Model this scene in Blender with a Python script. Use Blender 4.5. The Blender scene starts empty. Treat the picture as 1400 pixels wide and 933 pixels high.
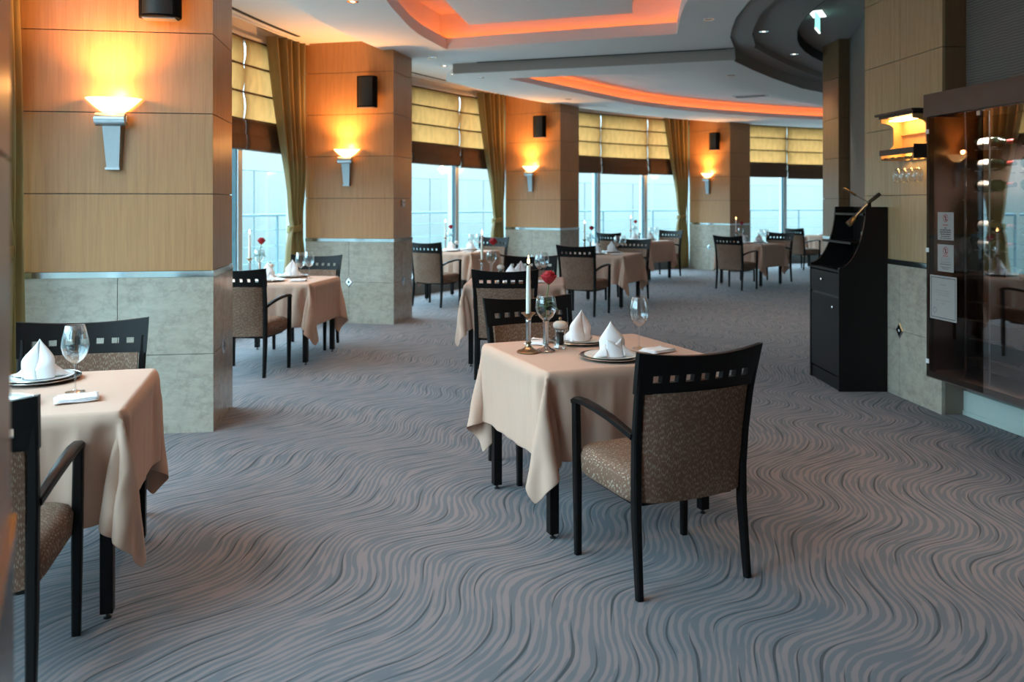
import bpy, bmesh, math, random
import numpy as np
from mathutils import Vector, Matrix
from mathutils.geometry import tessellate_polygon
random.seed(7)
PI = math.pi
SC = bpy.context.scene
COL = SC.collection
F, HZ, H = 1140.0, 278.0, 1.5          # focal length in pixels, eye-level row, eye height

# ------------------------------------------------------------------ nodes
class G:
    """tiny node-graph writer"""
    def __init__(s, name):
        s.m = bpy.data.materials.new(name); s.m.use_nodes = True
        s.t = s.m.node_tree; s.n = s.t.nodes; s.n.clear()
        s.out = s.n.new('ShaderNodeOutputMaterial')
    def new(s, typ, **kw):
        nd = s.n.new(typ)
        for k, v in kw.items(): setattr(nd, k, v)
        return nd
    def put(s, sock, v):
        if v is None: return
        if isinstance(v, bpy.types.NodeSocket): s.t.links.new(v, sock)
        elif isinstance(v, (tuple, list)) and len(v) == 3 and sock.type == 'RGBA': sock.default_value = (*v, 1)
        else: sock.default_value = v
    def math(s, op, a, b=None, c=None):
        nd = s.new('ShaderNodeMath', operation=op)
        for i, v in enumerate((a, b, c)):
            if v is not None: s.put(nd.inputs[i], v)
        return nd.outputs[0]
    def coord(s, kind='Object'):
        return s.new('ShaderNodeTexCoord').outputs[kind]
    def xyz(s, v):
        nd = s.new('ShaderNodeSeparateXYZ'); s.put(nd.inputs[0], v); return nd.outputs
    def comb(s, x, y, z):
        nd = s.new('ShaderNodeCombineXYZ')
        for i, v in enumerate((x, y, z)): s.put(nd.inputs[i], v)
        return nd.outputs[0]
    def scale(s, v, sc):
        nd = s.new('ShaderNodeMapping'); s.put(nd.inputs[0], v); nd.inputs['Scale'].default_value = sc; return nd.outputs[0]
    def noise(s, v, scale=5, detail=2, rough=.5):
        nd = s.new('ShaderNodeTexNoise'); s.put(nd.inputs['Vector'], v)
        nd.inputs['Scale'].default_value = scale; nd.inputs['Detail'].default_value = detail; nd.inputs['Roughness'].default_value = rough
        return nd.outputs['Fac']
    def ramp(s, f, a, b, lo=0., hi=1.):
        nd = s.new('ShaderNodeMapRange', interpolation_type='SMOOTHSTEP'); s.put(nd.inputs[0], f)
        for i, v in enumerate((a, b, lo, hi)): s.put(nd.inputs[i+1], v)
        return nd.outputs[0]
    def mix(s, f, a, b):
        nd = s.new('ShaderNodeMix', data_type='RGBA'); s.put(nd.inputs[0], f); s.put(nd.inputs[6], a); s.put(nd.inputs[7], b); return nd.outputs[2]
    def bump(s, h, strength=.2, dist=.01):
        nd = s.new('ShaderNodeBump'); s.put(nd.inputs['Height'], h); nd.inputs['Strength'].default_value = strength; nd.inputs['Distance'].default_value = dist; return nd.outputs[0]
    def bsdf(s, color, rough=.5, metal=0., normal=None, **kw):
        nd = s.new('ShaderNodeBsdfPrincipled')
        s.put(nd.inputs['Base Color'], color); s.put(nd.inputs['Roughness'], rough); s.put(nd.inputs['Metallic'], metal)
        if normal: s.put(nd.inputs['Normal'], normal)
        for k, v in kw.items(): s.put(nd.inputs[k.replace('_', ' ')], v)
        return nd.outputs[0]
    def end(s, sh):
        s.t.links.new(sh, s.out.inputs[0]); return s.m

def sr(r, g, b):      # sRGB 0-255 -> linear
    f = lambda c: (c/255/12.92) if c/255 <= .04045 else ((c/255+.055)/1.055)**2.4
    return (f(r), f(g), f(b))

M = {}
def plain(name, col, rough=.5, metal=0., var=.12, nscale=30, bump=0., **kw):
    g = G(name); c = g.coord()
    n = g.noise(c, nscale, 3)
    dark = tuple(x*(1-var) for x in col); lite = tuple(min(1, x*(1+var)) for x in col)
    nb = g.bump(n, bump, .004) if bump else None
    M[name] = g.end(g.bsdf(g.mix(n, dark, lite), rough, metal, nb, **kw)); return M[name]
def emit(name, col, strength):
    g = G(name); e = g.new('ShaderNodeEmission'); g.put(e.inputs[0], col); e.inputs[1].default_value = strength
    M[name] = g.end(e.outputs[0])
def glassy(name, tint=(1,1,1), refl=.9, edge=.25, base=.04, rough=0., power=3., amt=.7):
    g = G(name)
    tr = g.new('ShaderNodeBsdfTransparent'); g.put(tr.inputs[0], tint)
    gl = g.new('ShaderNodeBsdfGlossy'); gl.inputs['Roughness'].default_value = rough; g.put(gl.inputs[0], (refl,)*3)
    lw = g.new('ShaderNodeLayerWeight'); lw.inputs[0].default_value = edge
    f = g.ramp(lw.outputs['Facing'], 0., 1., base, .75) if False else g.math('ADD', g.math('MULTIPLY', g.math('POWER', lw.outputs['Facing'], power), amt), base)
    mx = g.new('ShaderNodeMixShader'); g.put(mx.inputs[0], f); g.put(mx.inputs[1], tr.outputs[0]); g.put(mx.inputs[2], gl.outputs[0])
    M[name] = g.end(mx.outputs[0])

def make_materials():
    plain('black wood', (.007,.006,.006), .38, var=.3, Specular_IOR_Level=.16)
    plain('station wood', (.010,.008,.008), .42, var=.3, Specular_IOR_Level=.2)
    plain('dark metal', (.02,.02,.02), .45)
    plain('speaker black', (.005,.005,.006), .7, Specular_IOR_Level=.1)
    plain('white paint', (.84,.805,.79), .85, var=.02, nscale=3)
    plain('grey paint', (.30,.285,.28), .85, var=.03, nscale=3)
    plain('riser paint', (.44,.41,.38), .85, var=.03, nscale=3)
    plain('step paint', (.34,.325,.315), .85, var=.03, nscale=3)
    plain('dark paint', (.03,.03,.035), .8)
    plain('baseboard paint', (.50,.60,.56), .5, var=.04)
    plain('mullion', (.62,.72,.76), .35, .3, var=.05)
    plain('mullion dark', (.04,.10,.12), .4, .3)
    plain('kerb stone', (.13,.14,.14), .6)
    plain('rail metal', (.22,.34,.38), .4, .6)
    plain('slab', (.78,.77,.74), .8)  # albedo raised so the slab bounces sky light up onto the ceilings
    plain('chrome', (.75,.76,.77), .12, 1., var=.05, nscale=6)
    plain('silver', (.56,.55,.54), .22, 1., var=.15)
    plain('bronze', (.34,.25,.16), .3, 1., var=.2)
    plain('brushed steel', (.42,.43,.45), .34, .9, var=.05)
    plain('wax', (.85,.82,.75), .45, var=.03, Subsurface_Weight=.1)
    plain('porcelain', (.82,.81,.80), .12, var=.02)
    plain('charger', (.10,.09,.085), .15, .9, var=.1)
    plain('gold rim', (.55,.42,.25), .2, 1.)
    plain('napkin', (.86,.84,.86), .9, var=.04, nscale=200, bump=.1)
    plain('petal', (.40,.006,.016), .5, var=.35, nscale=60)
    plain('stem', (.10,.19,.05), .5)
    plain('leaf', (.05,.14,.04), .45, var=.4)
    plain('pepper', (.02,.015,.012), .7, var=.5, nscale=300)
    plain('mill top', (.72,.66,.60), .25, var=.1)
    plain('paper', (.36,.34,.32), .9, var=.04)
    plain('ink', (.03,.03,.03), .8)
    plain('red ink', (.35,.05,.05), .8)
    plain('grey ink', (.25,.25,.25), .8)
    plain('bottle glass', (.006,.012,.008), .06, var=.3)
    plain('bottle label', (.70,.68,.62), .8)
    plain('foil', (.30,.03,.03), .3, .4)
    plain('box inner wood', (.55,.31,.12), .5, var=.2, nscale=12)
    plain('box dark wood', (.03,.025,.025), .45)
    plain('cabinet wood', (.075,.05,.042), .4, var=.25, nscale=8)
    plain('brown stone', (.24,.18,.14), .35, var=.2, nscale=6)
    plain('plastic white', (.72,.72,.72), .4)
    plain('tie gold', (.34,.27,.10), .6)
    glassy('glass', (.95,.965,.97), .95, .5, .07, power=2.2, amt=.9)
    glassy('window glass', (.93,.99,1.0), .9, .5, .04)
    glassy('rail glass', (.96,.985,.99), .9, .5, .02)
    glassy('door glass', (.88,.88,.88), .9, .5, .20)
    glassy('left door glass', (.50,.46,.44), .9, .5, .03, amt=.12)
    emit('led orange', (1., .17, .018), 9.)
    emit('bulb', (1., .66, .32), 14.)
    emit('flame', (1., .55, .18), 14.)
    emit('downlight lens', (1., .85, .7), 3.)
    emit('box lamp', (1., .60, .20), 22.)
    emit('exit face', (.30, .95, .78), 1.3)
    emit('exit white', (.85, .95, .90), 1.5)
    # frosted lamp bowl, lit from inside
    g = G('bowl')
    tr = g.new('ShaderNodeBsdfTranslucent'); g.put(tr.inputs[0], (.85,.75,.6))
    em = g.new('ShaderNodeEmission'); g.put(em.inputs[0], (1.,.66,.32)); em.inputs[1].default_value = 1.6
    ad = g.new('ShaderNodeAddShader'); g.put(ad.inputs[0], tr.outputs[0]); g.put(ad.inputs[1], em.outputs[0])
    M['bowl'] = g.end(ad.outputs[0])
    # maple veneer, vertical grain
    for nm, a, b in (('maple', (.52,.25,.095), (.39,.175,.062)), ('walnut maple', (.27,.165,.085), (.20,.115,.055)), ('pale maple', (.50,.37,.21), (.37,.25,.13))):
        g = G(nm); c = g.coord()
        n1 = g.noise(g.scale(c, (14,14,.9)), 2.2, 5, .6)
        n2 = g.noise(g.scale(c, (60,60,1.4)), 2., 3, .6)
        f = g.math('ADD', g.math('MULTIPLY', g.ramp(n1, .3, .75), .65), g.math('MULTIPLY', g.ramp(n2, .35, .7), .35))
        M[nm] = g.end(g.bsdf(g.mix(f, a, b), g.ramp(n1, 0, 1, .28, .42), 0., None))
    # polished cream marble
    g = G('marble'); c = g.coord()
    n = g.noise(c, 3.2, 8, .65); w = g.noise(g.scale(c, (1,1,2.2)), 9, 6, .7)
    v = g.ramp(g.math('ABSOLUTE', g.math('SUBTRACT', n, .5)), 0., .035, 1., 0.)
    f = g.math('ADD', g.math('MULTIPLY', g.ramp(w, .35, .7), .6), g.math('MULTIPLY', v, .35))
    M['marble'] = g.end(g.bsdf(g.mix(f, (.50,.445,.365), (.34,.295,.235)), .13))
    # wallpaper with fine horizontal ribs
    g = G('wallpaper'); c = g.coord(); o = g.xyz(c)
    wv = g.math('SINE', g.math('ADD', g.math('MULTIPLY', o[2], 330.), g.math('MULTIPLY', g.noise(g.scale(c, (3,3,1)), 6, 2), 5.)))
    f = g.ramp(wv, -1, 1)
    M['wallpaper'] = g.end(g.bsdf(g.mix(f, (.15,.14,.13), (.23,.215,.20)), .8, 0., g.bump(f, .4, .004)))
    # tablecloth
    g = G('tablecloth'); c = g.coord()
    n = g.noise(c, 260, 2); n2 = g.noise(c, 4, 2)
    M['tablecloth'] = g.end(g.bsdf(g.mix(n2, (.57,.365,.275), (.64,.42,.32)), .82, 0., g.bump(n, .12, .002), Sheen_Weight=.06, Specular_IOR_Level=.2))
    # upholstery with short pale dashes on brown
    g = G('upholstery'); c = g.coord(); o = g.xyz(c)
    wob = g.math('MULTIPLY', g.noise(c, 45, 1), .012)
    u = g.math('MULTIPLY', g.math('ADD', o[0], g.math('ADD', wob, 5.)), 205.)
    col_ = g.math('FLOOR', u)
    wn = g.new('ShaderNodeTexWhiteNoise', noise_dimensions='1D'); g.put(wn.inputs['W'], col_)
    zz = g.math('ADD', g.math('MULTIPLY', g.math('ADD', o[2], o[1]), 46.), g.math('MULTIPLY', wn.outputs[0], 7.))
    fz = g.math('FRACT', g.math('ADD', zz, 200.))
    fu = g.math('ABSOLUTE', g.math('SUBTRACT', g.math('FRACT', u), .5))
    taper = g.math('SUBTRACT', .31, g.math('MULTIPLY', g.math('ABSOLUTE', g.math('SUBTRACT', fz, .5)), .62))
    m = g.ramp(g.math('SUBTRACT', taper, fu), -.03, .10)
    gr = g.noise(c, 220, 2)
    m2 = g.math('MULTIPLY', m, g.ramp(g.noise(c, 90, 1), .38, .62))
    basec = g.mix(gr, (.15,.078,.050), (.22,.122,.082))
    M['upholstery'] = g.end(g.bsdf(g.mix(m2, basec, (.44,.35,.27)), .75, 0., g.bump(m, .25, .003), Specular_IOR_Level=.2))
    # gold-green curtain silk
    g = G('curtain silk'); c = g.coord()
    n = g.noise(g.scale(c, (1,1,.12)), 30, 3)
    df = g.bsdf(g.mix(n, (.19,.125,.042), (.35,.235,.082)), .38, 0., Sheen_Weight=.4)
    tr = g.new('ShaderNodeBsdfTranslucent'); g.put(tr.inputs[0], (.42,.30,.11))
    mx = g.new('ShaderNodeMixShader'); mx.inputs[0].default_value = .14; g.put(mx.inputs[1], df); g.put(mx.inputs[2], tr.outputs[0])
    M['curtain silk'] = g.end(mx.outputs[0])
    for nm, c1, c2, t, f in (('blind silk', (.50,.32,.12), (.40,.25,.085), (.70,.31,.095), .56), ('blind hem', (.13,.07,.04), (.09,.05,.03), (.16,.08,.04), .25)):
        g = G(nm); c = g.coord()
        n = g.noise(g.scale(c, (2.5,2.5,1)), 5, 3)
        df = g.bsdf(g.mix(n, c1, c2), .6, 0., g.bump(n, .5, .02))
        tr = g.new('ShaderNodeBsdfTranslucent'); g.put(tr.inputs[0], g.mix(g.ramp(n, .3, .7), t, tuple(x*.8 for x in t)))
        mx = g.new('ShaderNodeMixShader'); mx.inputs[0].default_value = f; g.put(mx.inputs[1], df); g.put(mx.inputs[2], tr.outputs[0])
        M[nm] = g.end(mx.outputs[0])
    carpet()

def carpet():
    g = G('carpet'); c = g.coord(); o = g.xyz(c)
    ca, sa = math.cos(math.radians(62)), math.sin(math.radians(62))
    v = g.math('ADD', g.math('MULTIPLY', o[0], ca), g.math('MULTIPLY', o[1], sa))       # along the flow
    u = g.math('SUBTRACT', g.math('MULTIPLY', o[0], sa), g.math('MULTIPLY', o[1], ca))  # across it
    lo = g.noise(g.comb(u, v, 0.), .55, 1)
    lo2 = g.noise(g.comb(u, v, 3.), 2.1, 1)
    ph = g.math('ADD', g.math('MULTIPLY', v, 2*PI/1.0), g.math('MULTIPLY', lo, 5.))
    wv = g.math('MULTIPLY', g.math('SINE', ph), .088)
    uu = g.math('ADD', g.math('ADD', u, wv), g.math('MULTIPLY', lo2, .14))
    n1 = g.noise(g.comb(g.math('MULTIPLY', uu, 6.), g.math('MULTIPLY', v, 2.0), 0.), 1., 2)
    s = g.math('SINE', g.math('ADD', g.math('MULTIPLY', uu, 2*PI/.031), g.math('MULTIPLY', n1, 14.)))
    n2 = g.noise(g.comb(g.math('MULTIPLY', uu, 30.), g.math('MULTIPLY', v, 4.5), 7.), 1., 2)
    stripe = g.ramp(g.math('ADD', s, g.math('MULTIPLY', g.math('SUBTRACT', n2, .5), 6.5)), -.3, .5)
    # dark flicks lying in the flow
    masks = None
    for k, (pu, pv, off) in enumerate(((.15, .66, 0.), (.15, .66, .5))):
        a = g.math('ADD', g.math('DIVIDE', uu, pu), 100.+off)
        row = g.math('FLOOR', a)
        wn = g.new('ShaderNodeTexWhiteNoise', noise_dimensions='1D'); g.put(wn.inputs['W'], g.math('ADD', row, 3.7*k))
        b = g.math('FRACT', g.math('ADD', g.math('ADD', g.math('DIVIDE', v, pv), 100.), g.math('MULTIPLY', wn.outputs[0], 5.)))
        bb = g.math('ABSOLUTE', g.math('SUBTRACT', b, .5))
        w = g.math('MULTIPLY', g.math('SUBTRACT', 1., g.math('POWER', g.math('DIVIDE', bb, .36 if k == 0 else .27), 2.)), .040 if k == 0 else .026)
        da = g.math('ABSOLUTE', g.math('SUBTRACT', g.math('FRACT', a), .5))
        mk = g.ramp(g.math('SUBTRACT', w, da), -.008, .012)
        masks = mk if masks is None else g.math('MAXIMUM', masks, mk)
    pile = g.noise(c, 420, 2)
    blot = g.noise(c, 1.2, 2)
    blue = g.mix(pile, (.115,.122,.140), (.185,.192,.212)); pink = g.mix(pile, (.215,.18,.182), (.315,.262,.26))
    col = g.mix(g.math('MULTIPLY', stripe, .85), blue, pink)
    col = g.mix(g.math('MULTIPLY', masks, .9), col, (.055,.066,.075))
    M['carpet'] = g.end(g.bsdf(col, .95, 0., g.bump(g.math('ADD', pile, g.math('MULTIPLY', masks, -1.)), .35, .004), Sheen_Weight=.05, Specular_IOR_Level=.25))

# ------------------------------------------------------------------ mesh builder
class MB:
    def __init__(s): s.v = []; s.f = []; s.m = []; s.mats = []; s.cur = 0; s.T = Matrix()
    def mat(s, name):
        if name not in s.mats: s.mats.append(name)
        s.cur = s.mats.index(name); return s
    def add(s, vs, fs):
        b = len(s.v)
        s.v += [tuple(s.T @ Vector(p)) for p in vs]
        s.f += [tuple(b+i for i in f) for f in fs]; s.m += [s.cur]*len(fs); return s
    def box(s, x0, x1, y0, y1, z0, z1, bev=0.):
        if bev <= 0:
            vs = [(x,y,z) for z in (z0,z1) for y in (y0,y1) for x in (x0,x1)]
            return s.add(vs, [(0,2,3,1),(4,5,7,6),(0,1,5,4),(2,6,7,3),(0,4,6,2),(1,3,7,5)])
        bm = bmesh.new(); bmesh.ops.create_cube(bm, size=1.)
        for q in bm.verts: q.co = Vector(((x0+x1)/2+q.co.x*(x1-x0), (y0+y1)/2+q.co.y*(y1-y0), (z0+z1)/2+q.co.z*(z1-z0)))
        bmesh.ops.bevel(bm, geom=bm.edges[:], offset=bev, segments=2, affect='EDGES', profile=.6)
        bm.verts.index_update()
        s.add([tuple(q.co) for q in bm.verts], [tuple(q.index for q in f.verts) for f in bm.faces]); bm.free(); return s
    def grid(s, P, closeu=False, closev=False):
        """P[i][j] points"""
        n, m = len(P), len(P[0]); vs = [p for r in P for p in r]; fs = []
        for i in range(n if closeu else n-1):
            for j in range(m if closev else m-1):
                a, b = i, (i+1) % n; c, d = j, (j+1) % m
                fs.append((a*m+c, b*m+c, b*m+d, a*m+d))
        return s.add(vs, fs)
    def lathe(s, prof, seg=24, cx=0., cy=0., z=0.):
        P = [[(cx+r*math.cos(2*PI*k/seg), cy+r*math.sin(2*PI*k/seg), z+h) for k in range(seg)] for r, h in prof]
        return s.grid(P, closev=True)
    def tube(s, pts, rad, seg=8, caps=True):
        pts = [Vector(p) for p in pts]; n = len(pts)
        if not isinstance(rad, (list, tuple)): rad = [rad]*n
        up = None; P = []
        for i, p in enumerate(pts):
            d = (pts[min(i+1, n-1)]-pts[max(i-1, 0)]).normalized()
            if up is None:
                up = Vector((0,0,1)) if abs(d.z) < .9 else Vector((1,0,0))
            a = d.cross(up).normalized(); up = a.cross(d).normalized()
            P.append([tuple(p+rad[i]*(math.cos(2*PI*k/seg)*a+math.sin(2*PI*k/seg)*up)) for k in range(seg)])
        b = len(s.v); s.grid(P, closev=True)
        if caps:
            s.f += [tuple(b+k for k in range(seg)), tuple(b+(n-1)*seg+k for k in range(seg))[::-1]]; s.m += [s.cur]*2
        return s
    def bar(s, pts, w, h, side=None):
        """rectangular section sweep; w across (side vector), h the other way; w,h may be lists"""
        pts = [Vector(p) for p in pts]; n = len(pts)
        w = w if isinstance(w, (list,tuple)) else [w]*n; h = h if isinstance(h, (list,tuple)) else [h]*n
        P = []
        for i, p in enumerate(pts):
            d = (pts[min(i+1,n-1)]-pts[max(i-1,0)]).normalized()
            a = Vector(side) if side is not None else d.cross(Vector((0,0,1))).normalized()
            a = (a-d*a.dot(d)).normalized(); u = a.cross(d).normalized()
            e = .18
            ring = []
            for (x, y) in ((-.5,-.5+e),(-.5,.5-e),(-.5+e,.5),(.5-e,.5),(.5,.5-e),(.5,-.5+e),(.5-e,-.5),(-.5+e,-.5)):
                ring.append(tuple(p+a*x*w[i]+u*y*h[i]))
            P.append(ring)
        b = len(s.v); s.grid(P, closev=True)
        s.f += [tuple(b+k for k in range(8)), tuple(b+(n-1)*8+k for k in range(8))[::-1]]; s.m += [s.cur]*2
        return s
    def prism(s, poly, z0, z1, holes=(), top=True, bottom=True, sides=True):
        loops = [poly]+list(holes); flat = [p for l in loops for p in l]; n = len(flat)
        vs = [(p[0],p[1],z0) for p in flat]+[(p[0],p[1],z1) for p in flat]; fs = []
        tri = tessellate_polygon([[Vector((p[0],p[1],0)) for p in l] for l in loops])
        if bottom: fs += [tuple(t) for t in tri]
        if top: fs += [tuple(n+i for i in t) for t in tri]
        if sides:
            b = 0
            for l in loops:
                k = len(l)
                for i in range(k): fs.append((b+i, b+(i+1)%k, n+b+(i+1)%k, n+b+i))
                b += k
        return s.add(vs, fs)
    def build(s, name, parent=None, smooth=None, loc=None, rz=0., solid=0., sub=0, mat=None):
        me = bpy.data.meshes.new(name); me.from_pydata(s.v, [], s.f)
        for m in (s.mats or [mat]): me.materials.append(M[m])
        if len(s.mats) > 1: me.polygons.foreach_set('material_index', s.m)
        me.validate()
        bm = bmesh.new(); bm.from_mesh(me); bmesh.ops.recalc_face_normals(bm, faces=bm.faces[:]); bm.to_mesh(me); bm.free()
        if smooth is not None:
            me.polygons.foreach_set('use_smooth', [True]*len(me.polygons)); me.set_sharp_from_angle(angle=math.radians(smooth))
        me.update()
        o = bpy.data.objects.new(name, me); COL.objects.link(o)
        if parent: o.parent = parent
        if loc: o.location = loc
        o.rotation_euler = (0,0,rz)
        if solid: md = o.modifiers.new('s', 'SOLIDIFY'); md.thickness = solid; md.offset = 0
        if sub: md = o.modifiers.new('b', 'SUBSURF'); md.levels = sub; md.render_levels = sub
        return o
def mb(m=None):
    b = MB()
    if m: b.mat(m)
    return b
def tag(o, label, cat, group=None, kind=None):
    o['label'] = label; o['category'] = cat
    if group: o['group'] = group
    if kind: o['kind'] = kind
    return o
def struct(o, label=None, cat=None):
    o['kind'] = 'structure'
    if label: o['label'] = label
    if cat: o['category'] = cat
    return o
def empty(name, loc=(0,0,0), rz=0.):
    o = bpy.data.objects.new(name, None); COL.objects.link(o); o.location = loc; o.rotation_euler = (0,0,rz); o.empty_display_size = .1; return o
def kids(o): return [c for c in bpy.data.objects if c.parent == o]
def copy_tree(o, parent=None):
    c = o.copy(); COL.objects.link(c)
    if parent is not None: c.parent = parent
    for ch in CH.get(o.name, ()): copy_tree(ch, c)
    return c
CH = {}
def freeze(o):
    CH[o.name] = kids(o)
    for c in CH[o.name]: freeze(c)
def rot2(p, a): return (p[0]*math.cos(a)-p[1]*math.sin(a), p[0]*math.sin(a)+p[1]*math.cos(a))
def cat_rom(pts, n=8):
    out = []; P = [np.array(p, float) for p in pts]
    P = [2*P[0]-P[1]]+P+[2*P[-1]-P[-2]]
    for i in range(1, len(P)-2):
        for k in range(n):
            t = k/n; a,b,c,d = P[i-1],P[i],P[i+1],P[i+2]
            out.append(tuple(.5*((2*b)+(c-a)*t+(2*a-5*b+4*c-d)*t*t+(-a+3*b-3*c+d)*t**3)))
    out.append(tuple(P[-2])); return out
# ------------------------------------------------------------------ plan of the ring of pillars
# corner nearest the room, angle of the sconce face (pointing into the room)
PIL = [((2.20,-2.70), 50.), ((-.395,.588), 28.), ((-1.963,5.47), 8.3), ((-1.464,10.3), -12.7), ((.857,14.8), -34.), ((4.757,18.2), -55.), ((9.6,20.5), -76.)]
LEN, WID = 1.18, .67
def pil_axes(a):
    a = math.radians(a); return Vector((math.cos(a), math.sin(a))), Vector((-math.sin(a), math.cos(a)))   # d (into room), t (along ring)
CHROME, SEAM = 1.037, .525
def face_boxes(b, w, z0, z1, x0, y, nrm, cols, gap=.004):
    pass

def pillar(i, corner, ang, top=3.95, wood='maple', L=LEN, W=WID, label='', diamonds=True):
    """local frame: corner at origin, body spans x in [-L,0] and y in [0,W]; sconce face is y=0, room face x=0"""
    b = mb('dark metal').box(-L+.02, -.012, .012, W-.012, 0, top)
    # cladding panels in rows, with open joints
    b.mat(wood); z = CHROME+.022; zs = [z]+[1.564+SEAM*k for k in range(5)]
    zs = [q for q in zs if q < top]+[top]
    for z0, z1 in zip(zs[:-1], zs[1:]):
        b.box(-L, 0, 0, W, z0, z1-.006)
    root = b.build('pillar', loc=(corner[0], corner[1], 0), rz=math.radians(ang))
    s = mb('marble')
    for z0, z1 in ((0, .512), (.516, CHROME-.018)):
        for x0, x1 in ((-L, -L/2-.002), (-L/2+.002, 0)):
            for y0, y1 in ((-.004, W/2-.002), (W/2+.002, W+.004)):
                s.box(x0, x1+(.004 if x1 == 0 else 0), y0, y1, z0, z1)
    s.build('marble_base', root)
    mb('chrome').box(-L, .008, -.008, W+.008, CHROME-.018, CHROME+.020).build('chrome_band', root)
    if diamonds:
        for q in range(2):
            d = mb('chrome')
            e = .056; h = .066
            if q == 0:
                cx, pts = -L/2, lambda r, y: [(-L/2-r*e, y, .514), (-L/2, y, .514-r*h), (-L/2+r*e, y, .514), (-L/2, y, .514+r*h)]
                a, c = pts(1, -.0045), pts(.75, -.010)
            else:
                pts = lambda r, x: [(x, W/2-r*e, .514), (x, W/2, .514-r*h), (x, W/2+r*e, .514), (x, W/2, .514+r*h)]
                a, c = pts(1, .0045), pts(.75, .010)
            d.add(a+c, [(0,1,5,4),(1,2,6,5),(2,3,7,6),(3,0,4,7),(4,5,6,7)])
            ins = d.build('diamond_inset', root)
            k = mb('dark metal'); c2 = pts(.32, -.0105 if q == 0 else .0105)
            k.add(c2, [(0,1,2,3)]); k.build('stud', ins)
    struct(root, label, 'pillar')
    return root

PL = ['maple clad pillar with marble base behind the camera', 'maple pillar edge at the far left border of the room view',
      'nearest maple clad pillar with cream marble base at the left', 'second maple clad pillar from the left, with a white thermostat',
      'third maple clad pillar, between the two middle window bays', 'fourth maple clad pillar, right of the long tied curtain',
      'far maple clad pillar hidden at the right end of the windows']
def w2(i, x, y):      # pillar-local to world
    c, a = PIL[i]; r = rot2((x, y), math.radians(a)); return (c[0]+r[0], c[1]+r[1])

def ring_pts(off, n=8, i0=0, i1=6):
    """curve through the middles of the pillars' room faces, pushed outward by off"""
    P = []
    for i in range(i0, i1+1): P.append(w2(i, -off, WID/2))
    return cat_rom(P, n)

def sconce_proto():
    r = empty('wall_sconce')
    # tapered back plate, a horizontal roll on top, a fan-shaped glass bowl on the roll
    b = mb('brushed steel')
    b.add([(-.044,-.0,-.33),(.044,-.0,-.33),(.064,-.0,-.05),(-.064,-.0,-.05),(-.038,.040,-.33),(.038,.040,-.33),(.056,.070,-.05),(-.056,.070,-.05)],
          [(0,1,5,4),(1,2,6,5),(2,3,7,6),(3,0,4,7),(4,5,6,7),(0,3,2,1)])
    b.box(-.044,.044,0,.050,-.345,-.33)
    b.build('back_plate', r)
    c = mb('brushed steel').tube([(-.095,.07,-.025),(-.09,.07,-.025),(.09,.07,-.025),(.095,.07,-.025)], [.034,.043,.043,.034], 20)
    ro = c.build('roll', r, 40)
    for sx in (-1,1): mb('chrome').tube([(sx*.0955,.07,-.025),(sx*.099,.07,-.025)], .026, 16).build('end_cap', ro, 40)
    P = []
    for k in range(11):
        rho = k/10; R = .055+.100*rho**.9; z = .022+.085*rho**1.25
        row = []
        for j in range(25):
            a = PI*j/24; f = 1+.10*abs(math.cos(a))**3*rho
            row.append((-math.cos(a)*R*f, .012+math.sin(a)*R*1.02, z+.006*rho*abs(math.cos(a))))
        P.append(row)
    g = mb('bowl').grid(P)
    g.add([(-.05*math.cos(PI*j/12), .012+.05*math.sin(PI*j/12), .022) for j in range(13)], [tuple(range(13))])
    g.build('glass_bowl', r, 60, solid=.004)
    bu = mb('bulb').lathe([(0.002,.03),(.014,.035),(.026,.06),(.030,.078),(.026,.095),(.010,.110),(.001,.112)], 14, 0, .09).build('bulb', r, 60)
    freeze(r); return r

def speaker_proto():
    r = empty('wall_speaker')
    pr = []
    for k in range(9):
        a = PI*k/8; pr.append((-.125*math.cos(a)*1., .10+.10*math.sin(a)))
    poly = [(-.10,.05),(-.13,.10)]+[(-.13*math.cos(PI*k/8), .12+.075*math.sin(PI*k/8)) for k in range(1,8)]+[(.13,.10),(.10,.05)]
    b = mb('speaker black').prism(poly, -.19, .19)
    o = b.build('cabinet', r, 40)
    mb('dark metal').prism([(x*.93, .006+y*1.0) for x, y in poly[1:-1]], -.175, .175).build('grille', r, 40)
    mb('dark metal').box(-.03,.03,0,.055,-.05,.05).build('bracket', r)
    mb('brushed steel').box(-.10,.10,.055,.15,-.198,-.19).build('base_trim', r)
    freeze(r); return r

def architecture():
    # floor
    o = mb('carpet').add([(-30,-30,0),(30,-30,0),(30,40,0),(-30,40,0)], [(0,1,2,3)])
    poly = ring_pts(1.50)[:]
    poly = [(p[0], p[1]) for p in poly]+[(16,24),(16,-6),(2.2,-6)]
    f = mb('carpet').prism(poly, -.06, 0); struct(f.build('floor'), 'blue grey carpet with wavy pink stripes and dark flicks', 'floor')
    # pillars
    for i, (c, a) in enumerate(PIL):
        pillar(i, c, a, label=PL[i])
    # fixed dark infill from each pillar's outer end to the glass
    for i in range(len(PIL)):
        b = mb('mullion').box(-1.50, -LEN-.002, .10, WID-.10, 0, 3.95)
        struct(b.build('trim_%d' % (i+1), loc=(*PIL[i][0],0), rz=math.radians(PIL[i][1])), 'pale metal post filling the gap behind a pillar, at the glass', 'trim')
    soffits(); windows(); core()

def ceil(name, b, label, **k):
    return struct(b.build(name, **k), label, 'ceiling')

def arcp(cx, cy, R, a0, a1, n):
    return [(cx+R*math.cos(math.radians(a0+(a1-a0)*k/n)), cy+R*math.sin(math.radians(a0+(a1-a0)*k/n))) for k in range(n+1)]

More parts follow.
